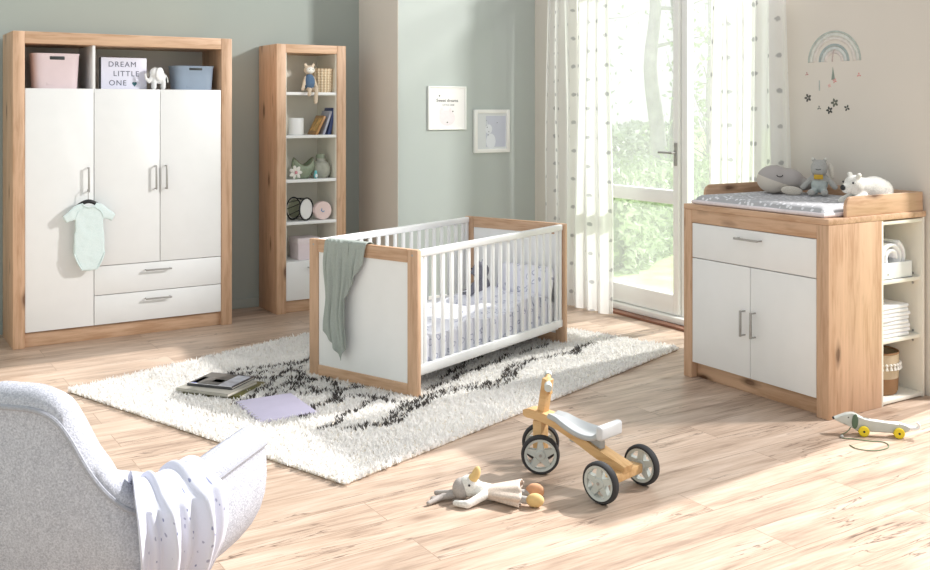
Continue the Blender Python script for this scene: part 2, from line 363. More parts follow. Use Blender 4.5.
def leaves(pts, size, rng):
    """one mesh of small bent leaf blades"""
    V = []; F = []
    for p in pts:
        a = Vector((rng.gauss(0, 1), rng.gauss(0, 1), rng.gauss(0, 1))).normalized(); b_ = a.cross(Vector((rng.gauss(0, 1), rng.gauss(0, 1), rng.gauss(0, 1)))).normalized(); s_ = size*rng.uniform(.6, 1.3)
        n_ = a.cross(b_)*s_*.2; p = Vector(p); k = len(V)
        V += [p-a*s_, p+b_*s_*.45+n_, p+a*s_, p-b_*s_*.45+n_]; F += [(k, k+1, k+2), (k, k+2, k+3)]
    me = bpy.data.meshes.new('foliage'); me.from_pydata([tuple(v) for v in V], [], F); return me
def foliage(pts, size, mat, parent, rng, name='foliage'):
    me = leaves(pts, size, rng); me.materials.append(M[mat]); o = bpy.data.objects.new(name, me); COL.objects.link(o); o.parent = parent; return o
rng = random.Random(3)
def camxy(X, Y): return (.8462*X+.5329*Y, -.5329*X+.8462*Y)
def hedge(label, c, L, D, H, n, mat, size):
    h = thing('hedge', label, 'hedge', (*c, -.1), R(32.2-90)+R(90))
    pts = []
    for _ in range(n):
        x = rng.uniform(-L/2, L/2); y = rng.uniform(-D/2, D/2); z = rng.uniform(.02, 1)
        top = H*(.88+.12*mnoise.noise(Vector((x*1.3, y, 3)))+.06*mnoise.noise(Vector((x*5, y*5, 1))))
        if rng.random() < .6: y = -D/2*rng.uniform(.8, 1.05)*(1-.25*z*z)
        pts.append((x, y, z*top))
    foliage(pts, size, mat, h, rng)
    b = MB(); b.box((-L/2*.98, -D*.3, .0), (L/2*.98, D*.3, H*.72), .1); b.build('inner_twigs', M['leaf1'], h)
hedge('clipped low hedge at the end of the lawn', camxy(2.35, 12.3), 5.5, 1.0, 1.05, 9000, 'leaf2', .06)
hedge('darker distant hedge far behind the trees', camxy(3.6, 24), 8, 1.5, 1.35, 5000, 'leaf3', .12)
def tree(label, base, pts, r0, crown, n, mat, size, spread):
    t = thing('tree', label, 'tree', (*base, -.12), 0, 'trees behind the patio door')
    b = MB(); P = cat(pts, 14); b.tube(P, [r0*(1-.5*i/14) for i in range(15)], 12)
    tips = []
    for k in range(crown):
        p = P[rng.randint(4, 14)]; d = Vector((rng.uniform(-1, 1), rng.uniform(-1, 1), rng.uniform(.1, .8))).normalized()*rng.uniform(.6, spread)
        m = p+d*.5+Vector((0, 0, rng.uniform(-.15, .2))); e = p+d; b.tube([p, m, e], [r0*.28, r0*.17, r0*.05], 6); tips += [m, e, (m+e)/2, m+(e-m)*.8]
    b.build('trunk', 'bark', t)
    foliage([tips[rng.randint(0, len(tips)-1)]+Vector((rng.gauss(0, .16), rng.gauss(0, .16), rng.gauss(0, .16))) for _ in range(n)], size, mat, t, rng)
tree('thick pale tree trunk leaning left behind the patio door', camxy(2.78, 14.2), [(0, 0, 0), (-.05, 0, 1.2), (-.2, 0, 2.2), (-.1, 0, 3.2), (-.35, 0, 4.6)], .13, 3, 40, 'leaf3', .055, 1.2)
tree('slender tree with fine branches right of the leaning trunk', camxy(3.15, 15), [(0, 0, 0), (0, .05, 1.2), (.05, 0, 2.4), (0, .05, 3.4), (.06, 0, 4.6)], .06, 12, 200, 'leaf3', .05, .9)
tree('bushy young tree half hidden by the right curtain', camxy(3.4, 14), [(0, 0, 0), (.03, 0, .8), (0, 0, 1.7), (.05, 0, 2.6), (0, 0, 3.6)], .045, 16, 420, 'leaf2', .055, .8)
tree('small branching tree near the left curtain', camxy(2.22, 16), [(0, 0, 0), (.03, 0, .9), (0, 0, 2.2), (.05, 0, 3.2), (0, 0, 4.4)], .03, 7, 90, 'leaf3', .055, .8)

# ================================================================ CURTAINS
def curtain(label, v0, v1, u0, amp, nf, ph, bottom=.012):
    cw = (v1-v0)*2.35
    def f(a, b_):
        z = bottom+(WW-.03-bottom)*b_; fl = 1+.12*(1-b_)
        w_ = amp*(.75+.25*math.sin(5*a+1))*(.8+.2*(1-b_))
        x = u0+w_*math.sin(2*PI*nf*a+ph+.5*math.sin(3*a+2*b_))+.012*math.sin(9*a+5*b_)
        y = (v0+v1)/2+(a-.5)*(v1-v0)*fl+.02*math.sin(4*PI*nf*a+1.3*b_)
        return (x, y, z)
    o = MB().grid(f, 150, 40, lambda a, b_: (a*cw, b_*(WW-.04))).build('curtain', 'curtain', None)
    return tag(o, label, 'curtain', 'dotted white curtains')
curtain('white dotted curtain hanging left of the patio door', 5.56, 6.26, 4.715, .045, 6, .4)
curtain('white dotted curtain hanging behind the changing table', 3.985, 4.56, 4.735, .045, 5, 1.2)
t = thing('curtain_rail', 'slim white curtain rail above the patio door', 'curtain rail', (0, 0, 0))
MB().cyl((4.725, 3.9, WW-.02), (4.725, 6.4, WW-.02), .012).build('rail', 'trim', t)
for y in (4.02, 6.3): MB().cyl((4.725, y, WW-.02), (WR+.003, y, WW-.02), .007).build('bracket', 'trim', t)

# ================================================================ handles
def bar_handle(parent, c, length, axis, out, depth=.036):
    """flat bow handle standing off a front"""
    c = Vector(c); a = Vector(axis); n = Vector(out); b = MB()
    def bx(p, q_, r=.0055):
        lo = [min(x, y)-r for x, y in zip(p, q_)]; hi = [max(x, y)+r for x, y in zip(p, q_)]; b.box(lo, hi, .002)
    e0 = c-a*length/2; e1 = c+a*length/2
    bx(e0+n*depth, e1+n*depth); bx(e0, e0+n*depth, .004); bx(e1, e1+n*depth, .004)
    return b.build('handle', 'steel', parent)

# ================================================================ WARDROBE
t = thing('wardrobe', 'large white three door wardrobe in knotty oak frame with open niche', 'wardrobe', (.93, 6.733, 0)); WD, Ww, Wh = .44, 1.40, 1.98
box((0, 0, 0), (.07, WD, Wh), .004).build('side_panel', 'wood_z', t); box((Ww-.075, 0, 0), (Ww, WD, Wh), .004).build('side_panel', 'wood_z', t)
box((.07, .002, Wh-.075), (Ww-.075, WD, Wh), .003).build('top_rail', 'wood_x', t)
box((.07, .03, 0), (Ww-.075, .055, .09), .002).build('plinth', 'wood_x', t)
M['niche'] = simple('grey_board', (226, 222, 214), .6, .02)
box((.07, WD-.012, .05), (Ww-.075, WD-.002, Wh-.075), 0).build('back_panel', 'niche', t)
box((.07, .012, 1.60), (Ww-.075, WD-.012, 1.622), .002).build('shelf', 'white', t)
box((.475, .012, 1.622), (.493, WD-.012, Wh-.075), .002).build('divider', 'white', t)
box((.475, .03, .09), (.493, WD-.012, 1.6), .002).build('divider', 'white', t)
def door(lo, hi, hx=None, hz=1.04): 
    d = box(lo, hi, .0025).build('door', 'white', t); bar_handle(d, (hx, lo[1], hz), .15, (0, 0, 1), (0, -1, 0)); return d
door((.072, .006, .096), (.482, .024, 1.624), .445); door((.486, .006, .478), (.905, .024, 1.624), .873); door((.909, .006, .478), (Ww-.077, .024, 1.624), .942)
for z0, z1 in ((.288, .474), (.096, .284)):
    d = box((.486, .006, z0), (Ww-.077, .024, z1), .0025).build('drawer', 'white', t); bar_handle(d, (.89, .006, z1-.045), .16, (1, 0, 0), (0, -1, 0))

# ================================================================ BOOKSHELF
t = thing('bookshelf', 'tall narrow oak bookshelf with white shelves and bottom compartment', 'bookshelf', (2.707, 6.86, 0)); SW, SD, SH = .553, .36, 1.967
box((0, 0, 0), (.073, SD, SH), .004).build('side_panel', 'wood_z', t); box((SW-.073, 0, 0), (SW, SD, SH), .004).build('side_panel', 'wood_z', t)
box((.073, .002, SH-.062), (SW-.073, SD, SH), .003).build('top_rail', 'wood_x', t); box((.073, .03, 0), (SW-.073, .05, .085), .002).build('plinth', 'wood_x', t)
box((.073, SD-.012, .05), (SW-.073, SD-.002, SH-.062), 0).build('back_panel', 'cream', t)
SZ = [1.617, 1.300, .974, .664, .372]
for z in SZ: box((.073, .01, z-.022), (SW-.073, SD-.012, z), .002).build('shelf', 'white', t)
for x in (.073, SW-.081): box((x, .012, .09), (x+.008, SD-.012, SH-.062), 0).build('inner_lining', 'cream', t)
d = box((.076, .006, .09), (SW-.076, .024, .366), .0025).build('door', 'white', t); bar_handle(d, (SW/2+.03, .006, .325), .12, (1, 0, 0), (0, -1, 0))

# ================================================================ CRIB
CR = R(21.0); CO = (2.53, 4.476, .0)
def crib_w(x, y, z=0): return (CO[0]+x*math.cos(CR)-y*math.sin(CR), CO[1]+x*math.sin(CR)+y*math.cos(CR), z)
t = thing('crib', 'white and oak baby crib with slatted sides on shaggy rug', 'crib', (CO[0], CO[1], .014), CR); CL, CW, CH = 1.49, .787, .755
for x0 in (0, CL-.032):
    e = thing_part = bpy.data.objects.new('end_panel', None); COL.objects.link(e); e.parent = t; e.location = (x0, 0, 0)
    b = box((0, .0, 0), (.032, .07, CH), .006); b.build('post', 'wood_z', e); box((0, CW-.07, 0), (.032, CW, CH), .006).build('post', 'wood_z', e)
    box((.001, .07, CH-.07), (.031, CW-.07, CH), .003).build('rail', 'wood_y', e); box((.001, .07, .0), (.031, CW-.07, .058), .003).build('rail', 'wood_y', e)
    box((.008, .068, .056), (.024, CW-.068, CH-.068), 0).build('infill_board', 'white', e)
    for y in (.035, CW-.035):
        xs = (-.001, .001) if x0 == 0 else (.031, .033)
        MB().cyl((xs[0], y, CH-.03), (xs[1], y, CH-.03), .006).build('screw_cap', 'steel', e)
for y0 in (.012, CW-.042):
    sd = bpy.data.objects.new('side_rail', None); COL.objects.link(sd); sd.parent = t; sd.location = (0, y0, 0)
    box((.034, 0, CH-.044), (CL-.034, .03, CH-.004), .008, seg=3).build('top_bar', 'white', sd); box((.034, 0, .105), (CL-.034, .03, .152), .006).build('bottom_bar', 'white', sd)
    ns = 18
    for k in range(ns):
        x = .034+(CL-.068)*(k+.75)/(ns+.5); box((x-.013, .008, .15), (x+.013, .022, CH-.042), .004).build('slat', 'white', sd)
    for x in (.038, CL-.068): box((x, .004, .15), (x+.03, .026, CH-.042), .004).build('stile', 'white', sd)
b = MB(); b.box((.034, .045, .085), (CL-.034, CW-.045, .11), .003); b.build('bed_base', 'white', t)
crib = t
# mattress
o = box((.04, .05, .112), (CL-.04, CW-.05, .27), .035, seg=5).build('mattress', 'sheet', None, loc=(CO[0], CO[1], .014), rotz=CR); tag(o, 'white sheeted mattress lying inside the crib', 'mattress')
# printed blanket lying on the mattress, falling at the near side
def bl(a, b_):
    x = .05+1.28*a; L = .62*(.72+.28*math.sin(1.3+2.2*a))  # depth on the top
    s_ = b_*(L+.17)
    if s_ < .15: y = .046; z = .135+s_; y -= 0; k = s_/.15; y += .006*math.sin(x*46)*(1-k*.6)
    else:
        y = .046+(s_-.15); z = .287+.012*math.sin(x*14+y*9)+.010*math.sin(y*22-x*11)
        z += .05*math.exp(-((x-1.18)/.14)**2)
    return (x, y, z)
o = MB().grid(bl, 160, 50, lambda a, b_: (a*1.35, b_*.8)).build('blanket', 'bedprint', None, loc=(CO[0], CO[1], .014), rotz=CR, solid=.006); tag(o, 'thin white printed blanket spread over the crib mattress', 'blanket')
o = MB().box((-.05, -.2, -.10), (.05, .2, .10), .048, seg=6).build('pillow', M['bedprint'], None, loc=crib_w(1.36, .235, .405), rotz=CR)
o.rotation_euler = (0, R(18), CR); tag(o, 'puffy printed white pillow propped at far end of crib', 'pillow')
me = o.data; uvl = me.uv_layers.new(name='UVMap')
for lp in me.loops: c_ = me.vertices[lp.vertex_index].co; uvl.data[lp.index].uv = (c_.y, c_.z)
# grey bear
t = thing('plush_bear', 'dark grey plush bear sitting inside the crib', 'plush toy', crib_w(1.17, .44, .292), CR+R(200)); t.scale = (1.12, 1.12, 1.12)
b = MB(); b.ball((0, 0, .065), (.06, .05, .07)).ball((0, -.005, .16), (.055, .048, .05)); b.ball((-.045, 0, .205), (.02, .012, .02), sub=2).ball((.045, 0, .205), (.02, .012, .02), sub=2)
b.limb((-.05, -.01, .1), (-.085, -.05, .04), .018, .02).limb((.05, -.01, .1), (.085, -.05, .04), .018, .02).limb((-.035, -.03, .025), (-.06, -.1, .022), .024, .022).limb((.035, -.03, .025), (.06, -.1, .022), .024, .022).ball((0, -.045, .148), (.022, .02, .018), sub=2)
b.build('body', 'plush_dark', t, voxel=.006)
MB().ball((-.02, -.052, .17), .005, sub=2).build('eye', 'black', t); MB().ball((.02, -.052, .17), .005, sub=2).build('eye', 'black', t); MB().ball((0, -.066, .152), (.008, .005, .006), sub=2).build('nose', 'black', t)
MB().ball((0, -.053, .05), (.035, .012, .04)).build('belly_patch', 'plush_grey', t)
# sage cloth over the end rail
def drape(a, b_):
    # a across (0 = left edge in view, 1 = right edge), b_ along the cloth from inside over the top to outside
    y = .645-.30*a
    if a < .42: tip = .49+.15*(a/.42)
    elif a < .6: tip = .64-.10*(a-.42)/.18
    else: tip = .30-.20*(a-.6)/.4
    inside = .2; tot = inside+.05+tip; s_ = b_*tot
    fold = .011*math.sin(a*16+1.1+b_*2.5)+.006*math.sin(a*37+2-b_*3)+.012*math.exp(-((a-.6)/.05)**2)
    fold *= min(1, max(.12, abs(s_-inside-.025)*7)); nar = max(0, s_-inside-.05)
    pull = min(1, nar/.55); y += (.52-y)*(.14*pull**1.6) if a < .6 else (.47-y)*.42*min(1, nar/.25)
    y += .012*math.sin(nar*17+a*3)*pull
    if s_ < inside: return (.044+fold*.4, y, CH-inside+s_)
    if s_ < inside+.05: k = (s_-inside)/.05; return (.044-.056*k, y, CH+.006+.006*math.sin(PI*k))
    return (-.014-abs(fold)*1.3-.012*min(1, nar*3), y, CH-nar)
o = MB().grid(drape, 70, 70).build('muslin_cloth', 'sagecloth', None, loc=(CO[0], CO[1], .014), rotz=CR, solid=.003, sub=0); tag(o, 'sage green muslin cloth hung over the crib end rail', 'cloth')

# ================================================================ RUG
RO = (1.707, 3.602); RA = R(18.9); RL, RW = 2.88, 2.08
rg = thing('rug', 'cream shaggy rug with dark berber diamond lines under the crib', 'rug', (*RO, 0), RA)
box((.01, .01, 0.001), (RL-.01, RW-.01, .012), .004).build('backing', simple('rug_backing', (226, 218, 204), .95, .08, 40), rg)
def toR(p): dx = p[0]-RO[0]; dy = p[1]-RO[1]; c, s = math.cos(RA), math.sin(RA); return (dx*c+dy*s, -dx*s+dy*c)
A = [(1.987, 4.192), (2.119, 4.178), (2.224, 4.148), (2.399, 4.299), (2.525, 4.359), (2.671, 4.436), (2.877, 4.44), (3.056, 4.419), (3.331, 4.695), (3.486, 4.762), (3.776, 4.751), (4.019, 4.906)]
lines = [[toR(p) for p in A]]
off = .055
lines.append([(x, y+off) for x, y in lines[0][2:9]])
for L_ in ([(2.05, 4.92), (2.1, 5.02), (2.16, 5.13), (2.2, 5.26)], [(1.86, 5.36), (2.06, 5.32), (2.16, 5.28), (2.26, 5.3)]): lines.append([toR(p) for p in L_])
def pxr(*P):
    out = []
    for x, y in P:
        Y = 1460/(y-108); X = (x-465)/1000*Y; out.append(toR((.8462*X+.5329*Y, -.5329*X+.8462*Y)))
    lines.append(out)
pxr((236, 400), (250, 393), (268, 381), (285, 369), (300, 360), (314, 352)); pxr((222, 373), (240, 367), (262, 364), (285, 362), (310, 356)); pxr((252, 400), (272, 392), (290, 386), (312, 377), (330, 371))
pxr((300, 413), (315, 406), (330, 396), (346, 386), (358, 380)); pxr((310, 402), (330, 399), (352, 393), (378, 394), (402, 398)); pxr((296, 392), (314, 388), (334, 387), (352, 384), (372, 382)); pxr((318, 426), (336, 418), (352, 408), (372, 398), (390, 391)); pxr((270, 386), (290, 380), (305, 383), (320, 390))
pxr((428, 386), (450, 378), (470, 368), (490, 362), (508, 352), (530, 348), (548, 341)); pxr((440, 375), (462, 362), (480, 352), (505, 340)); pxr((560, 352), (575, 348), (584, 343))
for k in range(3):
    xa = .75+k*.5; lines.append([(xa, .8), (xa+.25, 1.15), (xa, 1.5)]); lines.append([(xa+.5, .8), (xa+.25, 1.15), (xa+.5, 1.5)])
SEG = np.array([(*a, *b_) for L in lines for a, b_ in zip(L, L[1:])])
rs = np.random.RandomState(5); N = 72000
px = rs.uniform(0.0, RL, N); py = rs.uniform(0.0, RW, N)
wx = px+.012*np.sin(py*23)+.008*np.sin(px*41+2)+rs.normal(0, .006, N); wy = py+.012*np.sin(px*27+1)+.008*np.sin(py*37)+rs.normal(0, .006, N)
dmin = np.full(N, 9.)
for ax, ay, bx_, by in SEG:
    vx, vy = bx_-ax, by-ay; tt = np.clip(((wx-ax)*vx+(wy-ay)*vy)/(vx*vx+vy*vy), 0, 1); dmin = np.minimum(dmin, np.hypot(wx-ax-tt*vx, wy-ay-tt*vy))
dark = (dmin < (.012+.007*rs.rand(N))*(.55+.6*(np.sin(px*17+py*9)+np.sin(px*7-py*23)+2)/4))&(rs.rand(N) < .93)
# leave the pile out where crib ends, books and pad press it flat
def inside_room(poly_o, rot, lo, hi):
    cx = RO[0]+px*math.cos(RA)-py*math.sin(RA); cy = RO[1]+px*math.sin(RA)+py*math.cos(RA)
    dx = cx-poly_o[0]; dy = cy-poly_o[1]; lx = dx*math.cos(rot)+dy*math.sin(rot); ly = -dx*math.sin(rot)+dy*math.cos(rot)
    return (lx > lo[0]) & (lx < hi[0]) & (ly > lo[1]) & (ly < hi[1])
rm = inside_room(CO, CR, (-.03, -.02), (.04, CW+.02)) | inside_room(CO, CR, (CL-.04, -.008), (CL+.008, CW+.008))
BK = (1.735, 5.14); BKR = R(38); PD = (1.84, 4.675); PDR = R(-2)
rm |= inside_room(BK, BKR, (-.16, -.17), (.16, .17)) | inside_room(PD, PDR, (-.15, -.19), (.15, .19))
kp = ~rm; px, py, dark = px[kp], py[kp], dark[kp]; N = len(px)
h = rs.uniform(.022, .04, N); th = rs.uniform(0, 2*PI, N); ln = rs.uniform(.006, .022, N); wd = rs.uniform(.0035, .006, N); ph = rs.uniform(0, 2*PI, N)
ca, sa = np.cos(ph)*wd, np.sin(ph)*wd; lx, ly = np.cos(th)*ln, np.sin(th)*ln; z0 = np.full(N, .008)
V = np.stack([np.stack([px-ca, py-sa, z0], 1), np.stack([px+ca, py+sa, z0], 1), np.stack([px+ca+lx*.4, py+sa+ly*.4, h*.65], 1), np.stack([px-ca+lx*.4, py-sa+ly*.4, h*.65], 1), np.stack([px+lx, py+ly, h], 1)], 1).reshape(-1, 3)
base = np.arange(N)*5
q4 = np.stack([base, base+1, base+2, base+3], 1); t3 = np.stack([base+3, base+2, base+4], 1)
F = [tuple(x) for x in q4.tolist()]+[tuple(x) for x in t3.tolist()]
me = bpy.data.meshes.new('pile'); me.from_pydata(V.tolist(), [], F)
me.polygons.foreach_set('material_index', np.concatenate([dark, dark]).astype(np.int32)); me.polygons.foreach_set('use_smooth', np.ones(len(F), bool))
def yarn(n, c): 
    q = NT(n); v = q.map(); nz = q.n('ShaderNodeTexNoise', {'Vector': v, 'Scale': 60, 'Detail': 2}).outputs[0]; a = srgb(c); q.set(Base_Color=q.ramp(nz, [(.3, tuple(x*.86 for x in a[:3])+(1,)), (.65, a)]), Roughness=.95)
    tl = q.n('ShaderNodeBsdfTranslucent', {0: a}); mx = q.n('ShaderNodeMixShader', {0: .42, 1: q.b.outputs[0], 2: tl.outputs[0]}); q.t.links.new(mx.outputs[0], q.out.inputs[0]); return q.m
me.materials.append(yarn('cream_wool', (249, 248, 247))); me.materials.append(yarn('charcoal_wool', (92, 88, 86)))
o = bpy.data.objects.new('pile', me); COL.objects.link(o); o.parent = rg; o['kind'] = 'stuff'

# ================================================================ BOOKS ON THE RUG
def book(name, label, c, rot, w, d, hgt, cov, page=(238, 232, 220), art=None, group=None, tilt=0):
    t = thing(name, label, 'book', c, rot, group)
    cm = simple('cover_'+str(random.random())[2:8], cov, .35, .06, 20)
    b = box((-w/2, -d/2, 0), (w/2, d/2, .0025), .0008); b.box((-w/2, -d/2, hgt-.0025), (w/2, d/2, hgt), .0008); b.box((-w/2, -d/2, 0), (-w/2+.0025, d/2, hgt), .0008); b.build('cover', cm, t)
    box((-w/2+.002, -d/2+.004, .0025), (w/2-.004, d/2-.004, hgt-.0025), 0).build('pages', simple('pages_'+str(random.random())[2:8], page, .8, .06, 200), t)
    if art:
        for lo, hi, c_ in art: box((lo[0], lo[1], hgt), (hi[0], hi[1], hgt+.0006), 0).build('cover_print', simple('print_'+str(random.random())[2:8], c_, .4, .25, 22), t)
    return t
book('book', 'olive and brown hardcover book at bottom of the floor stack', (BK[0]+.005, BK[1]-.0, .013), BKR+R(4), .28, .33, .018, (96, 94, 46), group=None)
book('book', 'grey hardcover book in middle of the stack on the rug', (BK[0]-.035, BK[1]+.005, .0312), BKR-R(2), .27, .32, .016, (176, 172, 162), group=None)
book('picture_book', 'dark photo cover picture book on top of the floor stack', (BK[0]-.002, BK[1]+.035, .0474), BKR+R(1), .23, .27, .012, (70, 70, 74), art=[((-.10, -.12), (.10, -.04), (196, 198, 208)), ((-.09, -.035), (.105, .125), (92, 88, 84)), ((-.05, -.03), (.0, .03), (168, 166, 70)), ((-.108, -.128), (-.102, .128), (228, 228, 230)), ((-.1, .09), (.02, .12), (104, 116, 178))])
t = thing('notepad', 'pale lilac pad lying on the rug beside the book stack', 'notepad', (*PD, .014), PDR)
b = box((-.145, -.185, 0), (.145, .185, .014), .001); b.build('paper_block', simple('lilac_paper', (204, 198, 222), .7, .03), t)
b = MB()
for k in range(9):
    y = -.165+k*.041; b.tube([(-.139+.011*math.cos(a), y, .007+.011*math.sin(a)) for a in [i*PI/5 for i in range(10)]], .0012, 6, closed=True)
b.build('spiral_binding', 'steel', t)

# ================================================================ CHANGING TABLE
t = thing('changing_table', 'oak and white changing table dresser with open rear side shelf', 'dresser', (4.028, 3.126, 0)); TD, TW, TH = .41, .968, .965
box((0, 0, 0), (TD, .072, TH-.03), .004).build('side_panel', 'wood_z', t); box((0, TW-.06, 0), (TD, TW, TH-.03), .004).build('side_panel', 'wood_z', t)
box((.002, .072, TH-.10), (TD, TW-.06, TH-.03), .002).build('top_rail', 'wood_y', t)
box((-.001, 0, TH-.03), (.778, TW, TH), .004).build('top_board', 'wood_y', t)
box((.045, .072, 0), (.065, TW-.06, .085), .002).build('plinth', 'wood_y', t); box((TD-.02, .072, .02), (TD-.005, TW-.06, TH-.1), 0).build('back_panel', 'cream', t)
d = box((.004, .075, .672), (.022, TW-.063, TH-.103), .0025).build('drawer', 'white', t); bar_handle(d, (.004, .49, .815), .15, (0, 1, 0), (-1, 0, 0))
d = box((.004, .075, .09), (.022, .488, .668), .0025).build('door', 'white', t); bar_handle(d, (.004, .455, .375), .125, (0, 0, 1), (-1, 0, 0))
d = box((.004, .492, .09), (.022, TW-.063, .668), .0025).build('door', 'white', t); bar_handle(d, (.004, .525, .375), .125, (0, 0, 1), (-1, 0, 0))
# rear side shelf
s0 = bpy.data.objects.new('side_shelf', None); COL.objects.link(s0); s0.parent = t
box((TD+.001, .004, 0), (TD+.017, TW-.004, TH-.031), .002).build('shelf_panel', 'cream', s0); box((.755, .004, 0), (.771, TW-.004, TH-.031), .002).build('shelf_panel', 'cream', s0)
for z in (.006, .305, .605, TH-.055): box((TD+.017, .006 if z > .9 or z < .1 else .02, z), (.755, TW-.006, z+.018), .002).build('shelf_board', 'cream', s0)
box((TD+.017, .42, .02), (.755, .432, TH-.04), 0).build('divider', 'cream', s0)
b = MB()
for z in (.285, .335, .585, .635):
    for y in (.06,): b.cyl((.752, y, z), (.756, y, z), .006)
b.build('shelf_pin', 'steel', s0)
# guard rails on the top
def rail_poly(x0, x1): return [(x0, TH)]+[(x0+.045-.045*math.cos(a), TH+.055+.045*math.sin(a)) for a in [i*PI/12 for i in range(7)]]+[(x1, TH+.10), (x1, TH)]
MB().prism(rail_poly(.145, .765), .01, .028, axis=1, bev=.003).build('guard_rail', 'wood_x', t); MB().prism(rail_poly(.145, .765), TW-.028, TW-.01, axis=1, bev=.003).build('guard_rail', 'wood_x', t)
box((.748, .029, TH), (.766, TW-.029, TH+.10), .003).build('guard_rail', 'wood_y', t)
# changing mat
def matf(a, b_):
    x = .03+.69*a; y = .05+.875*b_
    e = min(a, 1-a, b_, 1-b_); r_ = min(1, e/.07); z = TH+.012+.04*math.sqrt(max(0, 1-(1-r_)**2))
    z -= .012*math.exp(-((b_-.78)/.02)**2)*(1 if r_ > .4 else .3); z -= .008*math.sin(PI*a)*math.sin(PI*b_); x += .006*math.sin(b_*20)*(1-a)
    return (x, y, z)
t = thing('changing_mat', 'padded grey star print changing mat on top of dresser', 'changing mat', (4.028, 3.126, .001))
MB().grid(matf, 50, 80).build('cushion', 'mat', t)
b = MB(); pts = [(.03, .05), (.72, .05), (.72, .925), (.03, .925)]; P = []
for i in range(4):
    a = Vector(pts[i]); c = Vector(pts[(i+1) % 4]); P += [a.lerp(c, k/10) for k in range(10)]
b.tube([(p.x, p.y, TH+.012) for p in P], .011, 10, closed=True); b.build('piping', simple('pinkish_piping', (232, 222, 224), .8, .05, 60), t)
# plush whale
t = thing('plush_whale', 'taupe and cream plush whale with sleepy eye on changing mat', 'plush toy', (4.56, 3.86, 1.012), R(-52)) # +x = tail direction
b = MB(); b.ball((-.04, 0, .082), (.098, .09, .082)).ball((.03, 0, .08), (.095, .075, .068)).ball((.10, 0, .058), (.07, .045, .04)); b.limb((.13, 0, .05), (.175, 0, .055), .03, .02); b.ball((.2, -.035, .06), (.03, .035, .012), (0, 0, .6)).ball((.2, .035, .06), (.03, .035, .012), (0, 0, -.6))
q = NT('whale_knit'); g = q.n('ShaderNodeSeparateXYZ', {0: q.map()}); nz = q.n('ShaderNodeTexNoise', {'Vector': q.map(), 'Scale': 220}).outputs[0]
edge = q.math('ADD', g.outputs[2], q.math('MULTIPLY', g.outputs[0], .35))
q.set(Base_Color=q.mix(q.math('GREATER_THAN', edge, .068), srgb((220, 211, 200)), srgb((182, 175, 172))), Roughness=.9); q.bump(nz, .5, .003)
b.build('body', q.m, t, voxel=.006, smoothit=22)
MB().ball((.06, -.098, .026), (.06, .012, .026), (.15, .12, .25)).build('fin', 'plush_cream', t); MB().ball((.05, .085, .03), (.055, .012, .026), (-.2, .1, -.3)).build('fin', 'plush_cream', t)
for sgn in (-1, 1): MB().tube([(-.005+.016*math.cos(a), sgn*(.0815), .112+.011*math.sin(a)) for a in [PI+PI*i/8 for i in range(9)]], .0026, 6).build('stitched_eye', 'black', t)
# plush hippo-like toy in romper
t = thing('plush_mouse', 'small grey plush mouse in pale romper with yellow bib', 'plush toy', (4.63, 3.655, 1.014), R(-58))
b = MB(); b.ball((0, 0, .155), (.046, .04, .045)).ball((0, -.012, .14), (.044, .04, .034)); b.ball((0, 0, .08), (.04, .034, .05)); b.limb((-.036, 0, .1), (-.085, -.02, .045), .014, .016).limb((.036, 0, .1), (.085, -.02, .05), .014, .016)
b.ball((-.032, 0, .2), (.011, .008, .012), sub=2).ball((.032, 0, .2), (.011, .008, .012), sub=2); b.build('body', 'plush_grey', t, voxel=.005)
b = MB(); b.ball((0, 0, .06), (.046, .04, .045)); b.limb((-.024, -.01, .025), (-.035, -.06, .02), .021, .019).limb((.024, -.01, .025), (.035, -.06, .02), .021, .019); b.build('romper', simple('pale_romper', (186, 194, 192), .9, .06, 80), t, voxel=.005)
MB().ball((-.035, -.078, .02), (.02, .013, .016)).build('foot', 'plush_grey', t); MB().ball((.035, -.078, .02), (.02, .013, .016)).build('foot', 'plush_grey', t)
MB().ball((-.034, -.006, .204), .007, sub=2).build('ear_lining', 'plush_white', t); MB().ball((.034, -.006, .204), .007, sub=2).build('ear_lining', 'plush_white', t)
MB().box((-.024, -.047, .092), (.024, -.039, .118), .003).build('bib', simple('yellow_bib', (206, 166, 56), .8, .06, 60), t)
b = MB(); b.tube([(-.014, -.0505, .148), (0, -.0525, .145), (.014, -.0505, .148)], .0018, 6); b.build('stitched_mouth', 'black', t)
MB().ball((.062, .012, .135), (.014, .009, .045), (0, -.2, 0)).build('wing', 'plush_cream', t)
# polar bear
t = thing('plush_polar_bear', 'white plush polar bear lying behind right guard rail', 'plush toy', (4.492, 3.266, .998), R(-18)); t.scale = (.88, .86, .94)  # head towards -x
b = MB(); b.ball((.06, .0, .085), (.105, .065, .075)); b.ball((.11, 0, .075), (.075, .065, .07)); b.ball((-.075, -.01, .115), (.062, .055, .055)); b.ball((-.128, -.018, .098), (.036, .034, .03)); b.limb((-.03, 0, .1), (.05, 0, .09), .055, .06)
b.ball((-.075, -.052, .165), (.02, .011, .02), (.4, 0, 0), sub=2).ball((-.07, .04, .168), (.02, .011, .02), (-.4, 0, 0), sub=2)
b.limb((-.04, -.045, .05), (-.12, -.045, .022), .028, .024).limb((-.04, .045, .05), (-.12, .045, .022), .028, .024).limb((.12, -.05, .04), (.09, -.075, .025), .034, .028).limb((.12, .05, .04), (.09, .075, .025), .034, .028)
b.build('body', 'plush_white', t, voxel=.006)
MB().ball((-.162, -.024, .102), (.012, .019, .016)).build('nose', 'black', t); MB().ball((-.114, -.054, .128), .006, sub=2).build('eye', 'black', t); MB().ball((-.122, .03, .13), .006, sub=2).build('eye', 'black', t)
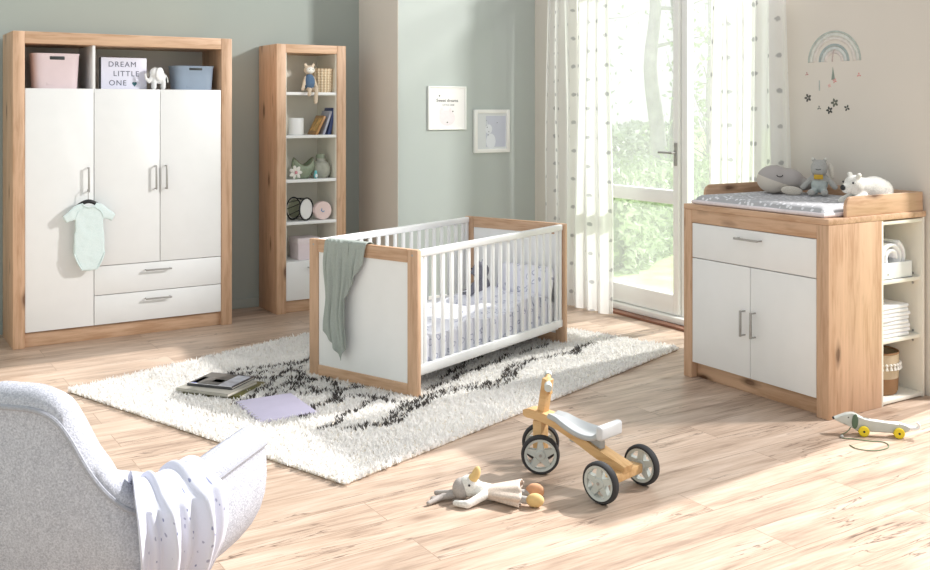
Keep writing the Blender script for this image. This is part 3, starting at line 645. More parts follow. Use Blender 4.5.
# things in the side shelf
t = thing('storage_tray', 'white tray on upper side shelf holding a rolled towel', 'tray', (4.615, 3.26, .623))
b = MB()
L0, L1, D0, D1 = -.145, .125, -.1, .1
b.box((L0, D0, 0), (L1, D1, .008), .003)
for lo, hi in (((L0, D0, 0), (L1, D0+.008, .085)), ((L0, D1-.008, 0), (L1, D1, .085)), ((L0, D0, 0), (L0+.008, D1, .085)), ((L1-.008, D0, 0), (L1, D1, .085))): b.box(lo, hi, .003)
b.build('tray_body', 'white', t); b = MB(); b.cyl((-.08, D0-.001, .028), (-.08, D0+.002, .028), .005); b.build('rivet', 'steel', t)
q = MB(); pr = [(.045, 0), (.075, .004)]
def roll(a, b_):
    th_ = -.15+2*PI*2.2*a; r_ = .028+.072*a*1.0; r_ = .03+.062*a
    return (-.02+r_*math.cos(th_)*1.15, -.085+.17*b_, .103+r_*math.sin(th_))
o = MB().grid(roll, 120, 4).build('rolled_towel', 'sheet', None, loc=(4.615, 3.26, .626), solid=.016); tag(o, 'thick white rolled towel lying in the tray', 'towel')
ordn = ['topmost of', 'second from the top of', 'third from the top of', 'fourth from the top of', 'fifth from the top of', 'sixth from the top of', 'seventh from the top of', 'lowest of']
for k in range(8):
    z = .325+(7-k)*.0205; dx = random.uniform(-.006, .006)
    b = box((-.13+dx, -.09, 0), (.11+dx+random.uniform(-.01, .008), .09, .0195), .009, seg=4)
    o = b.build('folded_cloth', 'sheet', None, loc=(4.612, 3.25, z), rotz=R(random.uniform(-2.5, 2.5))); tag(o, 'folded white cloth, %s the stack in the side shelf' % ordn[k], 'cloth', 'folded cloths in the side shelf')
t = thing('woven_basket', 'two tone woven basket with tassel trim in bottom side shelf', 'basket', (4.60, 3.27, .025))
def weave(n, c, sc=90):
    q = NT(n); v = q.map(); wv = q.n('ShaderNodeTexWave', {'Vector': v, 'Scale': sc, 'Distortion': .6, 'Detail': 1}, bands_direction='Z').outputs[1]; a = srgb(c)
    q.set(Base_Color=q.ramp(wv, [(.2, tuple(x*.7 for x in a[:3])+(1,)), (.7, a)]), Roughness=.9); q.bump(wv, .6, .004); return q.m
M['weave_dark'] = weave('brown_jute', (172, 130, 92)); M['weave_light'] = weave('pale_jute', (226, 204, 172))
MB().lathe([(0, 0), (.092, 0), (.101, .02), (.104, .085), (.098, .085), (.094, .02), (0, .012)], seg=40).build('lower_band', 'weave_dark', t)
MB().lathe([(.104, .085), (.107, .14), (.106, .21), (.100, .21), (.101, .14), (.098, .085)], seg=40).build('upper_band', 'weave_light', t)
MB().lathe([(.104, .206), (.109, .212), (.105, .218), (.1, .212)], seg=40, closed=True).build('rim', 'weave_dark', t)
b = MB()
for k in range(30):
    a = 2*PI*k/30; x, y = .111*math.cos(a), .111*math.sin(a); b.ball((x, y, .158), (.009, .009, .008), sub=1); b.cyl((x, y, .154), (x*1.02, y*1.02, .132), .003, .009, 8)
b.build('tassel', 'plush_white', t)

# ================================================================ WALL DECALS
def dec(name, label, mb, c, cat_='wall decal'): o = mb.build(name, simple('decal_'+str(random.random())[2:8], c, .8, .12, 40), None); return tag(o, label, cat_, None)
t = thing('rainbow_decal', 'faded two arc rainbow sticker on the beige wall', 'wall decal', (WR-.0006, 3.705, 1.765))
def arc(r0, r1, zz, a0=0, a1=PI, n=40):
    b = MB(); b.grid(lambda a, k: (0, (r0+(r1-r0)*k)*math.cos(a0+(a1-a0)*a), zz*(r0+(r1-r0)*k)*math.sin(a0+(a1-a0)*a)), n, 1); return b
for r0, r1, c in ((.168, .180, (186, 194, 187)), (.146, .166, (217, 218, 211)), (.124, .144, (224, 218, 211)), (.088, .104, (170, 182, 181)), (.066, .086, (212, 216, 213)), (.046, .064, (224, 215, 209))):
    arc(r0, r1, .98).build('arc', simple('arc_paint_%d' % int(r0*1000), c, .85, .12, 30), t, solid=.0006)
def petals(c, s, n, ph=0, z0=0):
    b = MB()
    for k in range(n):
        a = ph+2*PI*k/n; ce = (WR-.001, c[0]+.55*s*math.cos(a), c[1]+.55*s*math.sin(a))
        b.ball(ce, (.0008, s*.42, s*.26), (a, 0, 0), 2)
    return b
decs = [((3.892, 1.699), .012, 3, (190, 120, 120), 'small red heart flower decal under left foot of rainbow'), ((3.54, 1.684), .014, 3, (222, 140, 134), 'small coral flower decal under right foot of rainbow'), ((3.70, 1.655), .015, 4, (222, 150, 146), 'coral blossom decal below the rainbow centre'), ((3.735, 1.628), .012, 4, (226, 166, 160), 'pale pink blossom decal below left of the coral blossom'),
        ((3.885, 1.559), .026, 5, (96, 96, 92), 'dark grey butterfly decal low on the left'), ((3.70, 1.53), .027, 5, (108, 112, 100), 'dark leafy cluster decal low in the middle'), ((3.735, 1.487), .024, 5, (72, 76, 74), 'dark bunch decal at the very bottom of decal group'), ((3.618, 1.50), .02, 4, (74, 80, 76), 'small dark fern decal at the lower right'), ((3.806, 1.50), .014, 3, (90, 96, 90), 'small dark sprig decal at the lower left')]
for c, s, n, col, lab in decs: dec('flower_decal', lab, petals(c, s, n, .5*n), col)
b = MB(); b.prism([(3.712, 1.735), (3.698, 1.665), (3.722, 1.66)], WR-.0012, WR-.0002, 0); dec('cone_decal', 'slim grey green tree decal just under rainbow', b, (146, 158, 148))
b = MB(); b.box((WR-.0012, 3.80, 1.60), (WR-.0002, 3.808, 1.66), 0); dec('stem_decal', 'thin pale grey stem decal left of the blossoms', b, (186, 190, 184))
b = MB(); b.tube([(WR-.001, 3.716, 1.765), (WR-.001, 3.713, 1.80), (WR-.001, 3.706, 1.83), (WR-.001, 3.695, 1.833)], .004, 6); dec('hook_decal', 'small pinkish grey hook decal inside the rainbow', b, (200, 184, 180))

# ================================================================ PICTURES
def picture(label, u0, u1, z0, z1, fw, dp):
    t = thing('framed_picture', label, 'picture', ((u0+u1)/2, NV-.001, z0), 0, 'framed pictures on the sage wall'); w_, h_ = u1-u0, z1-z0; b = MB()
    b.box((-w_/2, -dp, 0), (-w_/2+fw, 0, h_), .002); b.box((w_/2-fw, -dp, 0), (w_/2, 0, h_), .002); b.box((-w_/2+fw, -dp, 0), (w_/2-fw, 0, fw), .002); b.box((-w_/2+fw, -dp, h_-fw), (w_/2-fw, 0, h_), .002); b.build('frame', 'trim', t); return t, w_, h_
t, w_, h_ = picture('white framed nursery print with lettering, left of the two', 3.808, 4.148, 1.333, 1.667, .012, .02)
box((-w_/2+.012, -.012, .012), (w_/2-.012, -.004, h_-.012), 0).build('print', simple('print_paper', (244, 242, 240), .6, .01), t)
flatcopy('lettering', 'Sweet dreams', .034, 'dark', t, (0, -.0128, h_*.64), (R(90), 0, 0)); flatcopy('lettering', 'LITTLE ONE', .02, simple('grey_ink', (150, 150, 154), .7), t, (.01, -.0128, h_*.55), (R(90), 0, 0))
b = MB(); b.ball((-.07, -.0125, h_*.78), (.006, .001, .006), sub=2).ball((.05, -.0125, h_*.42), (.006, .001, .006), sub=2).ball((0, -.0125, h_*.17), (.007, .001, .005), sub=2); b.build('ink_dot', 'dark', t)
b = MB(); b.ball((.0, -.0122, h_*.27), (.07, .0008, .06), sub=3).ball((-.05, -.0122, h_*.42), (.02, .0008, .03), sub=2).ball((.03, -.0122, h_*.42), (.016, .0008, .03), sub=2); b.build('pale_drawing', simple('pale_pink_ink', (236, 228, 230), .7, .03, 30), t)
t, w_, h_ = picture('wide white framed pale blue animal print, right of the two', 4.221, 4.557, 1.148, 1.488, .03, .022)
box((-w_/2+.03, -.012, .03), (w_/2-.03, -.004, h_-.03), 0).build('print', simple('pale_print', (226, 230, 232), .6, .01), t)
box((-.055, -.0128, .045), (w_/2-.036, -.012, h_-.05), 0).build('print_field', simple('lavender_field', (204, 208, 222), .6, .02), t)
b = MB(); b.ball((-.01, -.0132, .09), (.045, .0008, .06)).ball((-.03, -.0132, .185), (.032, .0008, .038)).limb((-.05, -.0132, .22), (-.05, -.0132, .245), .008, .005); b.build('animal_drawing', simple('white_ink', (232, 236, 242), .6, .02), t)
b = MB()
for p in ((-.045, .2), (-.03, .165), (-.035, .14), (.05, .235), (-.05, .25)): b.ball((p[0], -.0142, p[1]), (.004, .0008, .004), sub=2)
b.build('ink_dot', simple('blue_grey_ink', (120, 124, 134), .7), t)

# ================================================================ THINGS IN THE WARDROBE NICHE
NZ = 1.6225; nv = 6.733
def bin_(label, c, w_, d_, hh, mat, taper=.012):
    t = thing('storage_bin', label, 'storage bin', c, 0, 'storage bins in the wardrobe niche'); b = MB()
    def ring(k, s): return w_/2-taper*(1-k)-s, d_/2-taper*.6*(1-k)-s
    rr = .045
    def pt(a, k, s):
        hx, hy = ring(k, s); cx = 1 if math.cos(a) >= 0 else -1; cy = 1 if math.sin(a) >= 0 else -1; n = 5
        return (hx*cx*abs(math.cos(a))**(2/n), hy*cy*abs(math.sin(a))**(2/n), k*hh)
    prof = [(0, 0), (.03, 0), (.5, 0), (.93, 0), (1, -.004), (1.0, .004), (.5, .005), (.05, .006)]
    L = [[b.bm.verts.new(pt(2*PI*i/64, k, s)) for i in range(64)] for k, s in prof]
    for a, c_ in zip(L, L[1:]):
        for i in range(64): b.bm.faces.new((a[i], a[(i+1) % 64], c_[(i+1) % 64], c_[i]))
    b.bm.faces.new(L[0]); b.bm.faces.new(L[-1]); b.build('bin_body', mat, t, smooth=True)
    b = MB(); b.box((-.045, -d_/2-.002, hh*.82), (.045, -d_/2+.006, hh*.92), .004); b.build('grip_slot', 'dark', t)
    bx_ = MB(); bx_.box((-w_*.24, -d_/2+.0065, hh*.08), (w_*.2, -d_/2+.014, hh*.66), .004); bx_.build('front_panel', mat, t)
    return t
bin_('dusky pink plastic bin in left niche of wardrobe', (1.195, nv+.14, NZ), .285, .22, .225, simple('dusky_pink_plastic', (222, 204, 208), .45, .03))
bin_('slate blue plastic bin in right end of niche', (2.085, nv+.14, NZ), .275, .22, .165, simple('slate_blue_plastic', (142, 158, 178), .45, .04))
t = thing('light_box', 'white cinema light box reading DREAM LITTLE ONE in niche', 'light box', (1.63, nv+.13, NZ))
box((-.15, 0, 0), (.15, .05, .215), .004).build('case', 'dark', t); box((-.146, -.002, .003), (.149, .002, .213), .001).build('front_panel', simple('lightbox_acrylic', (232, 232, 248), .3, .01), t)
M['ink'] = simple('slate_ink', (104, 108, 126), .6)
for k, (s, x0) in enumerate((('DREAM', -.01), ('LITTLE', .015), ('ONE', -.04))): flatcopy('letter_row', s, .05, 'ink', t, (x0, -.003, .152-.062*k), (R(90), 0, 0), space=1.18)
b = MB(); b.ball((.062, -.003, .043), (.009, .001, .009), sub=2).ball((.076, -.003, .043), (.009, .001, .009), sub=2); b.prism([(.0545, .039), (.0835, .039), (.069, .021)], -.0038, -.0028, 1); b.build('heart', simple('teal_ink', (58, 110, 120), .6), t)
t = thing('elephant_figurine', 'white elephant figurine with raised trunk before the light box', 'figurine', (1.83, nv+.075, NZ)); t.scale = (.82, .82, 1.0)
b = MB(); b.ball((.02, 0, .085), (.06, .04, .045)); b.ball((-.015, -.01, .115), (.04, .034, .036)); b.limb((-.03, -.005, .09), (-.06, -.01, .055), .02, .014).limb((-.06, -.01, .055), (-.085, -.01, .075), .014, .011).limb((-.085, -.01, .075), (-.092, -.01, .105), .011, .009)
for x, y in ((-.02, -.02), (.055, -.02), (-.02, .02), (.055, .02)): b.limb((x, y, .06), (x, y, .016), .017, .016)
b.build('body', 'white', t, voxel=.005); MB().ball((.02, -.042, .105), (.036, .006, .045), (0, 0, .25)).build('ear', 'white', t); MB().ball((.02, .035, .105), (.036, .006, .045), (0, 0, -.25)).build('ear', 'white', t)
b = MB(); b.ball((-.035, -.034, .12), .003, sub=2); b.build('eye', 'black', t); b = MB(); b.tube([(.078, 0, .1), (.092, 0, .075), (.095, 0, .05)], .004, 8); b.build('tail', 'white', t)

# ================================================================ BODYSUIT ON ITS HANGER
hx, hy = 1.365, 6.676
t = thing('clothes_hanger', 'small clothes hanger with dark top hooked over wardrobe door handle', 'hanger', (hx, hy, 0))
b = MB(); b.tube([(.0, .0, .905), (0, 0, .955), (.004, .003, .975), (.004, .018, .986), (.004, .031, .98), (.004, .034, .968)], .0022, 8); b.build('hook', 'steel', t)
b = MB(); P = cat([(-.095, 0, .855), (-.055, 0, .885), (0, 0, .905), (.055, 0, .885), (.095, 0, .855)], 20); b.tube(P, [.007+.006*math.sin(PI*i/20) for i in range(21)], 10); b.build('shoulder_bar', 'black', t)
half = [(0, .868), (.028, .874), (.045, .896), (.075, .888), (.118, .852), (.16, .815), (.138, .772), (.105, .79), (.083, .80), (.084, .72), (.092, .62), (.095, .575), (.078, .54), (.062, .495), (.045, .468), (0, .462)]
poly = half+[(-x, z) for x, z in half[-2:0:-1]]
q = MB(); q.prism(poly, -.014, .014, 1)
bmesh.ops.triangulate(q.bm, faces=q.bm.faces[:])
M['mint'] = fabric('mint_jersey', (230, 243, 243), (216, 234, 234), 200, bump=.2, msc=14)
t = thing('baby_bodysuit', 'mint green short sleeve baby bodysuit hanging on wardrobe door', 'baby clothing', (hx+.005, hy-.004, .0))
o = q.build('garment', 'mint', t, voxel=.006, smoothit=8)
tx = bpy.data.textures.new('wrinkle', 'CLOUDS'); tx.noise_scale = .05
md = o.modifiers.new('wrinkle', 'DISPLACE'); md.texture = tx; md.strength = .006; md.mid_level = .5
b = MB(); b.tube(cat([(-.046, -.012, .894), (-.03, -.018, .876), (0, -.019, .868), (.03, -.018, .876), (.046, -.012, .894)], 16), .0045, 8); b.build('neck_trim', 'mint', t)
b = MB(); b.tube([(-.03, -.017, .87), (-.07, -.017, .84), (-.085, -.015, .80)], .0025, 6); b.tube([(.03, -.017, .87), (.07, -.017, .84), (.085, -.015, .80)], .0025, 6); b.build('shoulder_seam', 'mint', t)
for s_ in (-1, 1): MB().tube(cat([(s_*.093, -.012, .578), (s_*.08, -.017, .54), (s_*.06, -.017, .497), (s_*.042, -.013, .47)], 14), .0045, 8).build('leg_trim', 'mint', t)

# ================================================================ THINGS IN THE BOOKSHELF
sv = 6.86
t = thing('cat_doll', 'cat doll in blue dress sitting on the top shelf edge', 'doll', (2.975, sv+.03, SZ[0]))
b = MB(); b.ball((0, 0, .165), (.042, .034, .034)).ball((-.03, 0, .2), (.014, .009, .018), (0, -.4, 0), 2).ball((.03, 0, .2), (.014, .009, .018), (0, .4, 0), 2).ball((0, 0, .07), (.035, .03, .06))
b.limb((-.03, 0, .11), (-.062, -.02, .02), .012, .013).limb((.03, 0, .11), (.05, -.02, .03), .012, .013).limb((-.018, -.02, .02), (-.022, -.062, .02), .015, .014).limb((-.022, -.062, .02), (-.03, -.066, -.02), .014, .014).limb((.018, -.02, .02), (.03, -.062, .02), .015, .014).limb((.03, -.062, .02), (.02, -.07, -.075), .014, .015)
b.build('body', fabric('cream_linen', (224, 206, 184), None, 200), t, voxel=.0045)
b = MB(); b.ball((0, -.002, .075), (.042, .037, .062)); b.build('dress', simple('blue_dress', (86, 112, 142), .9, .1, 60), t)
MB().ball((0, -.02, .163), (.033, .018, .024)).build('face_patch', 'plush_white', t); MB().ball((-.014, -.037, .168), .003, sub=2).build('eye', 'black', t); MB().ball((.014, -.037, .168), .003, sub=2).build('eye', 'black', t)
t = thing('wicker_basket', 'pale ribbed wicker basket on the top bookshelf shelf', 'basket', (3.115, sv+.13, SZ[0]))
def rib(z): return [(0, 0), (.082, 0), (.09, .02), (.095, .16), (.1, .178), (.094, .18), (.088, .16), (.083, .02), (0, .01)]
q2 = NT('ribbed_wicker'); gg = q2.n('ShaderNodeSeparateXYZ', {0: q2.map()}); ang = q2.math('ARCTAN2', gg.outputs[1], gg.outputs[0]); wv = q2.math('SINE', q2.math('MULTIPLY', ang, 22)); wz = q2.math('SINE', q2.math('MULTIPLY', gg.outputs[2], 320))
ff = q2.math('MULTIPLY_ADD', q2.math('MULTIPLY', wv, .7), .5, .5); q2.set(Base_Color=q2.mix(ff, srgb((188, 158, 122)), srgb((242, 226, 198))), Roughness=.85); q2.bump(q2.math('ADD', ff, q2.math('MULTIPLY', wz, .3)), .7, .006)
MB().lathe(rib(0), seg=60).build('basket_body', q2.m, t)
t = thing('candle_jar', 'small white cylinder jar on second bookshelf shelf', 'jar', (2.885, sv+.07, SZ[1])); MB().lathe([(0, 0), (.052, 0), (.057, .006), (.057, .12), (.053, .126), (.05, .12), (.05, .1), (0, .1)]).build('jar_body', 'white', t)
MB().lathe([(0, .1), (.049, .1), (.049, .104), (0, .106)]).build('wax', 'cream', t)
for lab, x, hh, th_, lean, c, c2 in (('orange brown picture book leaning lowest on the left', 3.03, .16, .02, 27, (184, 138, 88), (222, 176, 108)), ('grey white book leaning between the orange and blue ones', 3.09, .19, .018, 20, (176, 178, 192), None), ('dark blue book leaning beside the grey spine', 3.132, .205, .026, 12, (62, 78, 124), None), ('tan grey book upright at right end of shelf', 3.168, .205, .016, 4, (170, 158, 140), None)):
    t = thing('shelf_book', lab, 'book', (x, sv+.05, SZ[1]+.0005), 0, 'books on the second shelf'); t.rotation_euler = (0, R(lean), 0)
    cm = simple('cover_'+str(random.random())[2:8], c, .4, .08, 30); b = box((0, 0, 0), (.002, .15, hh), .0006); b.box((th_-.002, 0, 0), (th_, .15, hh), .0006); b.box((0, 0, 0), (th_, .002, hh), .0006); b.build('cover', cm, t)
    box((.002, .002, .003), (th_-.002, .147, hh-.003), 0).build('pages', 'cream', t)
    if c2: box((-.0008, .012, hh*.2), (0, .135, hh*.85), 0).build('cover_print', simple('ochre_print', c2, .5, .4, 30), t)
# glass things, third shelf
M['gglass'] = toyglass('pale_green_glass', (206, 216, 196)); M['cglass'] = toyglass('clear_glass', (226, 226, 216))
t = thing('glass_bowl', 'pale green glass bowl with dipped dark rim on third shelf', 'bowl', (2.955, sv+.1, SZ[2]))
def bowlf(a, b_):
    th_ = 2*PI*a; top = .125+.03*math.cos(2*th_); r_ = .07*math.sin(PI*(.12+.55*b_))*1.15
    return (r_*1.1*math.cos(th_), r_*.75*math.sin(th_), .002+top*b_)
MB().grid(bowlf, 48, 14).build('bowl_body', 'gglass', t, solid=.003); b = MB(); b.tube([Vector(bowlf(i/48, 1)) for i in range(48)], .0035, 8, closed=True); b.build('rim', simple('olive_rim', (110, 104, 86), .5, .1), t)
t = thing('glass_jar', 'round clear glass jar with stopper on third shelf', 'jar', (3.105, sv+.12, SZ[2])); MB().lathe([(0, .002), (.05, .002), (.074, .03), (.078, .07), (.064, .11), (.036, .13), (.032, .145), (.036, .148)], seg=36).build('jar_body', 'cglass', t, solid=.002)
MB().lathe([(0, .14), (.03, .14), (.034, .165), (.028, .178), (0, .18)], seg=24).build('stopper', 'gglass', t)
t = thing('flower_ornament', 'white paper flower with pink centre left on third shelf', 'ornament', (2.875, sv+.05, SZ[2])); b = MB()
for k in range(7): a = 2*PI*k/7; b.ball((.03*math.cos(a), 0, .05+.03*math.sin(a)), (.024, .009, .015), (0, -a, 0), 2)
b.build('petals', 'plush_white', t); MB().ball((0, -.01, .05), (.012, .008, .012), sub=2).build('centre', simple('rose_pink', (216, 150, 158), .8), t); b = MB(); b.cyl((0, 0, 0), (0, 0, .03), .012, .008); b.build('stem', 'gglass', t)
t = thing('turquoise_figurine', 'tiny turquoise penguin shaped figurine on third shelf', 'figurine', (3.03, sv+.04, SZ[2])); b = MB(); b.ball((0, 0, .022), (.016, .014, .023)).ball((0, 0, .05), (.012, .011, .012)); b.build('body', simple('turquoise', (116, 198, 204), .4, .05), t, voxel=.004); MB().ball((0, -.013, .022), (.009, .003, .014), sub=2).build('belly', 'white', t)
# drum clock and pink puck, fourth shelf
t = thing('wire_drum', 'black wire drum lantern with white round face on fourth shelf', 'lantern', (2.935, sv+.085, SZ[3])); RR = .082; cz = RR+.004; b = MB(); Y0, Y1 = -.045, .075
rotz = R(24)
for y in (Y0, Y1): b.tube([(RR*math.cos(a), y, cz+RR*math.sin(a)) for a in [2*PI*i/40 for i in range(40)]], .0055, 8, closed=True)
for k in range(10):
    a = 2*PI*k/10; a2 = 2*PI*(k+1)/10; b.cyl((RR*math.cos(a), Y0, cz+RR*math.sin(a)), (RR*math.cos(a2), Y1, cz+RR*math.sin(a2)), .003, seg=8)
b.build('wire_frame', 'black', t); MB().lathe([(0, 0), (.07, 0), (.074, .004), (.074, .012), (0, .012)], c=(0, Y0-.003, cz), axis=(0, 1, 0)).build('round_face', 'white', t); t.rotation_euler = (0, 0, R(30))
MB().lathe([(0, 0), (.068, 0), (.07, .008), (0, .01)], c=(0, Y1-.012, cz), axis=(0, 1, 0)).build('back_disc', simple('olive_cloth', (150, 152, 128), .8), t)
t = thing('round_tin', 'pale pink round tin with blue motif on fourth shelf', 'tin', (3.09, sv+.035, SZ[3])); MB().lathe([(0, 0), (.063, 0), (.068, .005), (.068, .045), (.064, .05), (0, .05)], c=(0, 0, .069), axis=(0, 1, 0)).build('tin_body', simple('pale_pink', (234, 210, 206), .5, .03), t)
b = MB(); b.tube([(-.012, -.001, .085), (-.016, -.001, .07), (-.006, -.001, .06), (.008, -.001, .066)], .004, 6); b.build('motif', simple('blue_motif', (122, 156, 196), .6), t)
t = thing('gift_box', 'pale pink square box on lowest open shelf of bookshelf', 'box', (2.985, sv+.06, SZ[4])); box((-.085, 0, 0), (.085, .17, .12), .004).build('box_body', simple('blush_card', (236, 222, 227), .7, .03), t); box((-.088, -.003, .118), (.088, .173, .16), .004).build('lid', simple('blush_lid', (240, 228, 232), .7, .03), t)

# ================================================================ TRICYCLE
fr, ff_ = Vector((2.588, 2.966)), Vector((2.494, 3.368)); dv = (ff_-fr); TL = dv.length; ta = math.atan2(dv.y, dv.x)
t = thing('ride_on_trike', 'wooden four wheel toddler ride on with grey seat and spoked wheels', 'ride-on toy', (fr.x, fr.y, 0), ta)   # +x towards the handlebar
WRD = .079
def wheel(x, y, ry, out):
    e = bpy.data.objects.new('wheel', None); COL.objects.link(e); e.parent = t; e.location = (x, y, WRD); e.rotation_euler = (0, 0, ry)
    ax = (0, 1, 0)
    MB().lathe([(.064, -.015), (.074, -.016), (.079, -.009), (.0795, 0), (.079, .009), (.074, .016), (.064, .015), (.062, 0)], axis=ax, seg=48, closed=True).build('tyre', 'tyre', e)
    b = MB(); b.lathe([(.056, -.013), (.066, -.0165), (.066, .0165), (.056, .013)], axis=ax, seg=48, closed=True); b.lathe([(0, -.016), (.018, -.016), (.022, -.011), (.022, .011), (.018, .016), (0, .016)], axis=ax, seg=30)
    for k in range(5):
        a = 2*PI*k/5+.3; d = Vector((math.cos(a), 0, math.sin(a))); n_ = Vector((-math.sin(a), 0, math.cos(a)))
        for sgn in (-1, 1):
            pass
        P = [d*.015+n_*.016, d*.06+n_*.0085, d*.06-n_*.0085, d*.015-n_*.016]
        va = [b.bm.verts.new((p.x, -.011, p.z)) for p in P]; vb = [b.bm.verts.new((p.x, .011, p.z)) for p in P]
        b.bm.faces.new(va); b.bm.faces.new(vb[::-1])
        for i in range(4): b.bm.faces.new((va[i], vb[i], vb[(i+1) % 4], va[(i+1) % 4]))
    b.build('rim', 'wheel_grey', e)
    b = MB(); b.cyl((0, -.019, 0), (0, .019, 0), .006); b.build('axle_cap', 'steel', e); return e
for s in (1, -1): wheel(0, s*.135, 0, s)
SA = R(40); sx, sy = -math.sin(SA), math.cos(SA)
for s in (1, -1): wheel(TL+s*.078*sx, s*.078*sy, SA, s)
b = MB(); b.box((-.026, -.105, WRD-.018), (.026, .105, WRD+.018), .005); b.cyl((0, -.135, WRD), (0, .135, WRD), .008); b.build('rear_axle', 'toy_wood', t)
P = cat([(-.03, 0, .10), (.10, 0, .138), (.22, 0, .182), (.33, 0, .212), (TL+.02, 0, .222), (TL+.075, 0, .218)], 24)
b = MB(); top = []; bot = []
for i, p in enumerate(P):
    tn = (P[min(i+1, 24)]-P[max(i-1, 0)]).normalized(); n_ = Vector((-tn.z, 0, tn.x)); k = i/24; hw = .019 if k < .9 else .019-(k-.9)*.08
    top.append(p+n_*hw); bot.append(p-n_*hw)
poly = [(p.x, p.z) for p in top]+[(p.x, p.z) for p in bot[::-1]]
b.prism(poly, -.03, .03, 1, bev=.005); b.build('frame_beam', 'toy_wood', t)
b = MB(); b.box((TL-.024, -.024, WRD-.02), (TL+.024, .024, .198), .005); b.cyl((TL-.08*sx, -.08*sy, WRD), (TL+.08*sx, .08*sy, WRD), .008); b.build('front_fork', 'toy_wood', t)
from mathutils import Euler
b = MB(); b.box((TL-.043, -.02, .22), (TL-.008, .02, .38), .005, rot=Euler((0, R(-11), 0))); b.build('steering_post', 'toy_wood', t)
b = MB(); HB = Vector((TL-.041, 0, .368)); hd = Vector((sx, sy, 0)); b.cyl(HB-hd*.1, HB+hd*.1, .011, seg=16); b.build('handlebar', 'toy_wood', t)
for s in (1, -1): MB().cyl(HB+hd*s*.066, HB+hd*s*.112, .0155, seg=18).build('grip', 'wheel_grey', t)
b = MB(); b.cyl((TL-.058, 0, .325), (TL-.006, 0, .315), .009); b.build('post_bolt', 'toy_wood', t)
M['seatgrey'] = simple('grey_moulded_seat', (176, 180, 182), .5, .04)
def seatf(a, b_):
    x = .05+.30*a; w_ = .078*(1-.55*max(0, a-.25)/.75) if a > .25 else .078*(.85+.6*a); y = (b_-.5)*2*w_
    z = .205+.022*a-.018*math.sin(PI*min(1, a*1.2))+.010*abs(b_-.5)*2+ (.0 if a > .12 else .03*(1-a/.12))
    return (x, y, z)
MB().grid(seatf, 30, 12).build('seat', 'seatgrey', t, solid=.022, sub=1)
b = MB(); b.box((.045, -.072, .205), (.075, .072, .262), .012, seg=4); b.build('seat_back', simple('pale_seat_back', (208, 211, 214), .5, .03), t)
b = MB(); b.box((.09, -.016, .148), (.25, .016, .2), .006); b.build('seat_support', 'seatgrey', t)

# ================================================================ PLUSH GOOSE
gx = Vector((2.02, 3.262)); g2_ = Vector((2.258, 3.066)); ga = math.atan2(g2_.y-gx.y, g2_.x-gx.x)
t = thing('plush_goose', 'white plush goose in beige dress lying on the wooden floor', 'plush toy', (gx.x, gx.y, 0), ga)   # +x = towards the feet
b = MB(); b.ball((.045, 0, .052), (.044, .038, .043)); b.limb((.06, 0, .045), (.14, 0, .03), .032, .03); b.limb((.11, -.035, .035), (.05, -.09, .016), .018, .015).limb((.05, -.09, .016), (.0, -.075, .014), .016, .012).limb((.11, .03, .035), (.15, .085, .02), .017, .013)
b.build('body', 'plush_white', t, voxel=.006)
def gdress(a, b_):
    th_ = 2*PI*a; r_ = (.026+.046*b_**.8)*(1+.10*b_*math.sin(7*th_)); zz = .034+.55*r_*math.sin(th_)
    return (.095+.15*b_+.006*math.sin(3*th_)*b_, r_*math.cos(th_)*1.08, max(.004, zz))
MB().grid(gdress, 60, 14).build('dress', fabric('beige_knit', (224, 208, 194), None, 160), t, solid=.004)
M['goose'] = simple('ochre_felt', (224, 192, 132), .85, .08, 40); M['goose2'] = simple('orange_felt', (216, 164, 126), .85, .08, 40)
b = MB(); b.ball((.072, -.006, .100), (.017, .018, .034), (0, .3, 0)).ball((.062, -.006, .086), (.02, .022, .018)); b.build('beak', 'goose', t, voxel=.004); MB().ball((.05, -.037, .068), .0045, sub=2).build('eye', 'black', t); MB().ball((.05, .035, .068), .0045, sub=2).build('eye', 'black', t)
MB().limb((.24, -.03, .024), (.275, -.035, .022), .014, .013).build('leg', 'plush_grey', t); MB().limb((.24, .03, .024), (.275, .032, .022), .014, .013).build('leg', 'plush_grey', t)
MB().ball((.3, -.042, .026), (.034, .022, .026)).build('foot', 'goose', t); MB().ball((.295, .038, .03), (.036, .022, .03)).build('foot', 'goose2', t)
b = MB(); b.ball((.016, 0, .042), (.036, .044, .04)); b.build('bonnet', 'plush_taupe', t); b = MB(); b.limb((-.01, -.01, .02), (-.09, -.04, .01), .014, .01).limb((-.01, .0, .022), (-.085, .02, .012), .014, .01).limb((-.05, -.02, .016), (-.1, -.08, .01), .012, .008); b.build('bonnet_ribbon', 'plush_taupe', t)

# ================================================================ DACHSHUND PULL TOY
d0 = Vector((3.989, 2.909)); d1 = Vector((4.1, 2.806)); da = math.atan2(d1.y-d0.y, d1.x-d0.x); LB = (d1-d0).length
t = thing('pull_along_dog', 'grey wooden dachshund pull toy with yellow wheels and green string', 'pull toy', (d0.x, d0.y, 0), da)  # +x towards the tail
prof = [(-.03, .018), (LB+.02, .018), (LB+.035, .03), (LB+.05, .045), (LB+.085, .043), (LB+.092, .062), (LB+.1, .062), (LB+.097, .036), (LB+.09, .033)]
poly = [(-.028, .02), (LB+.018, .02), (LB+.04, .032), (LB+.052, .04), (LB+.05, .05), (LB+.03, .06), (LB, .067), (.03, .066), (.0, .072), (-.025, .095), (-.05, .102), (-.075, .098), (-.1, .086), (-.128, .076), (-.125, .066), (-.09, .05), (-.055, .045), (-.04, .03)]
MB().prism(poly, -.017, .017, 1, bev=.006).build('body', simple('pale_grey_painted_wood', (200, 204, 198), .5, .05, 30), t)
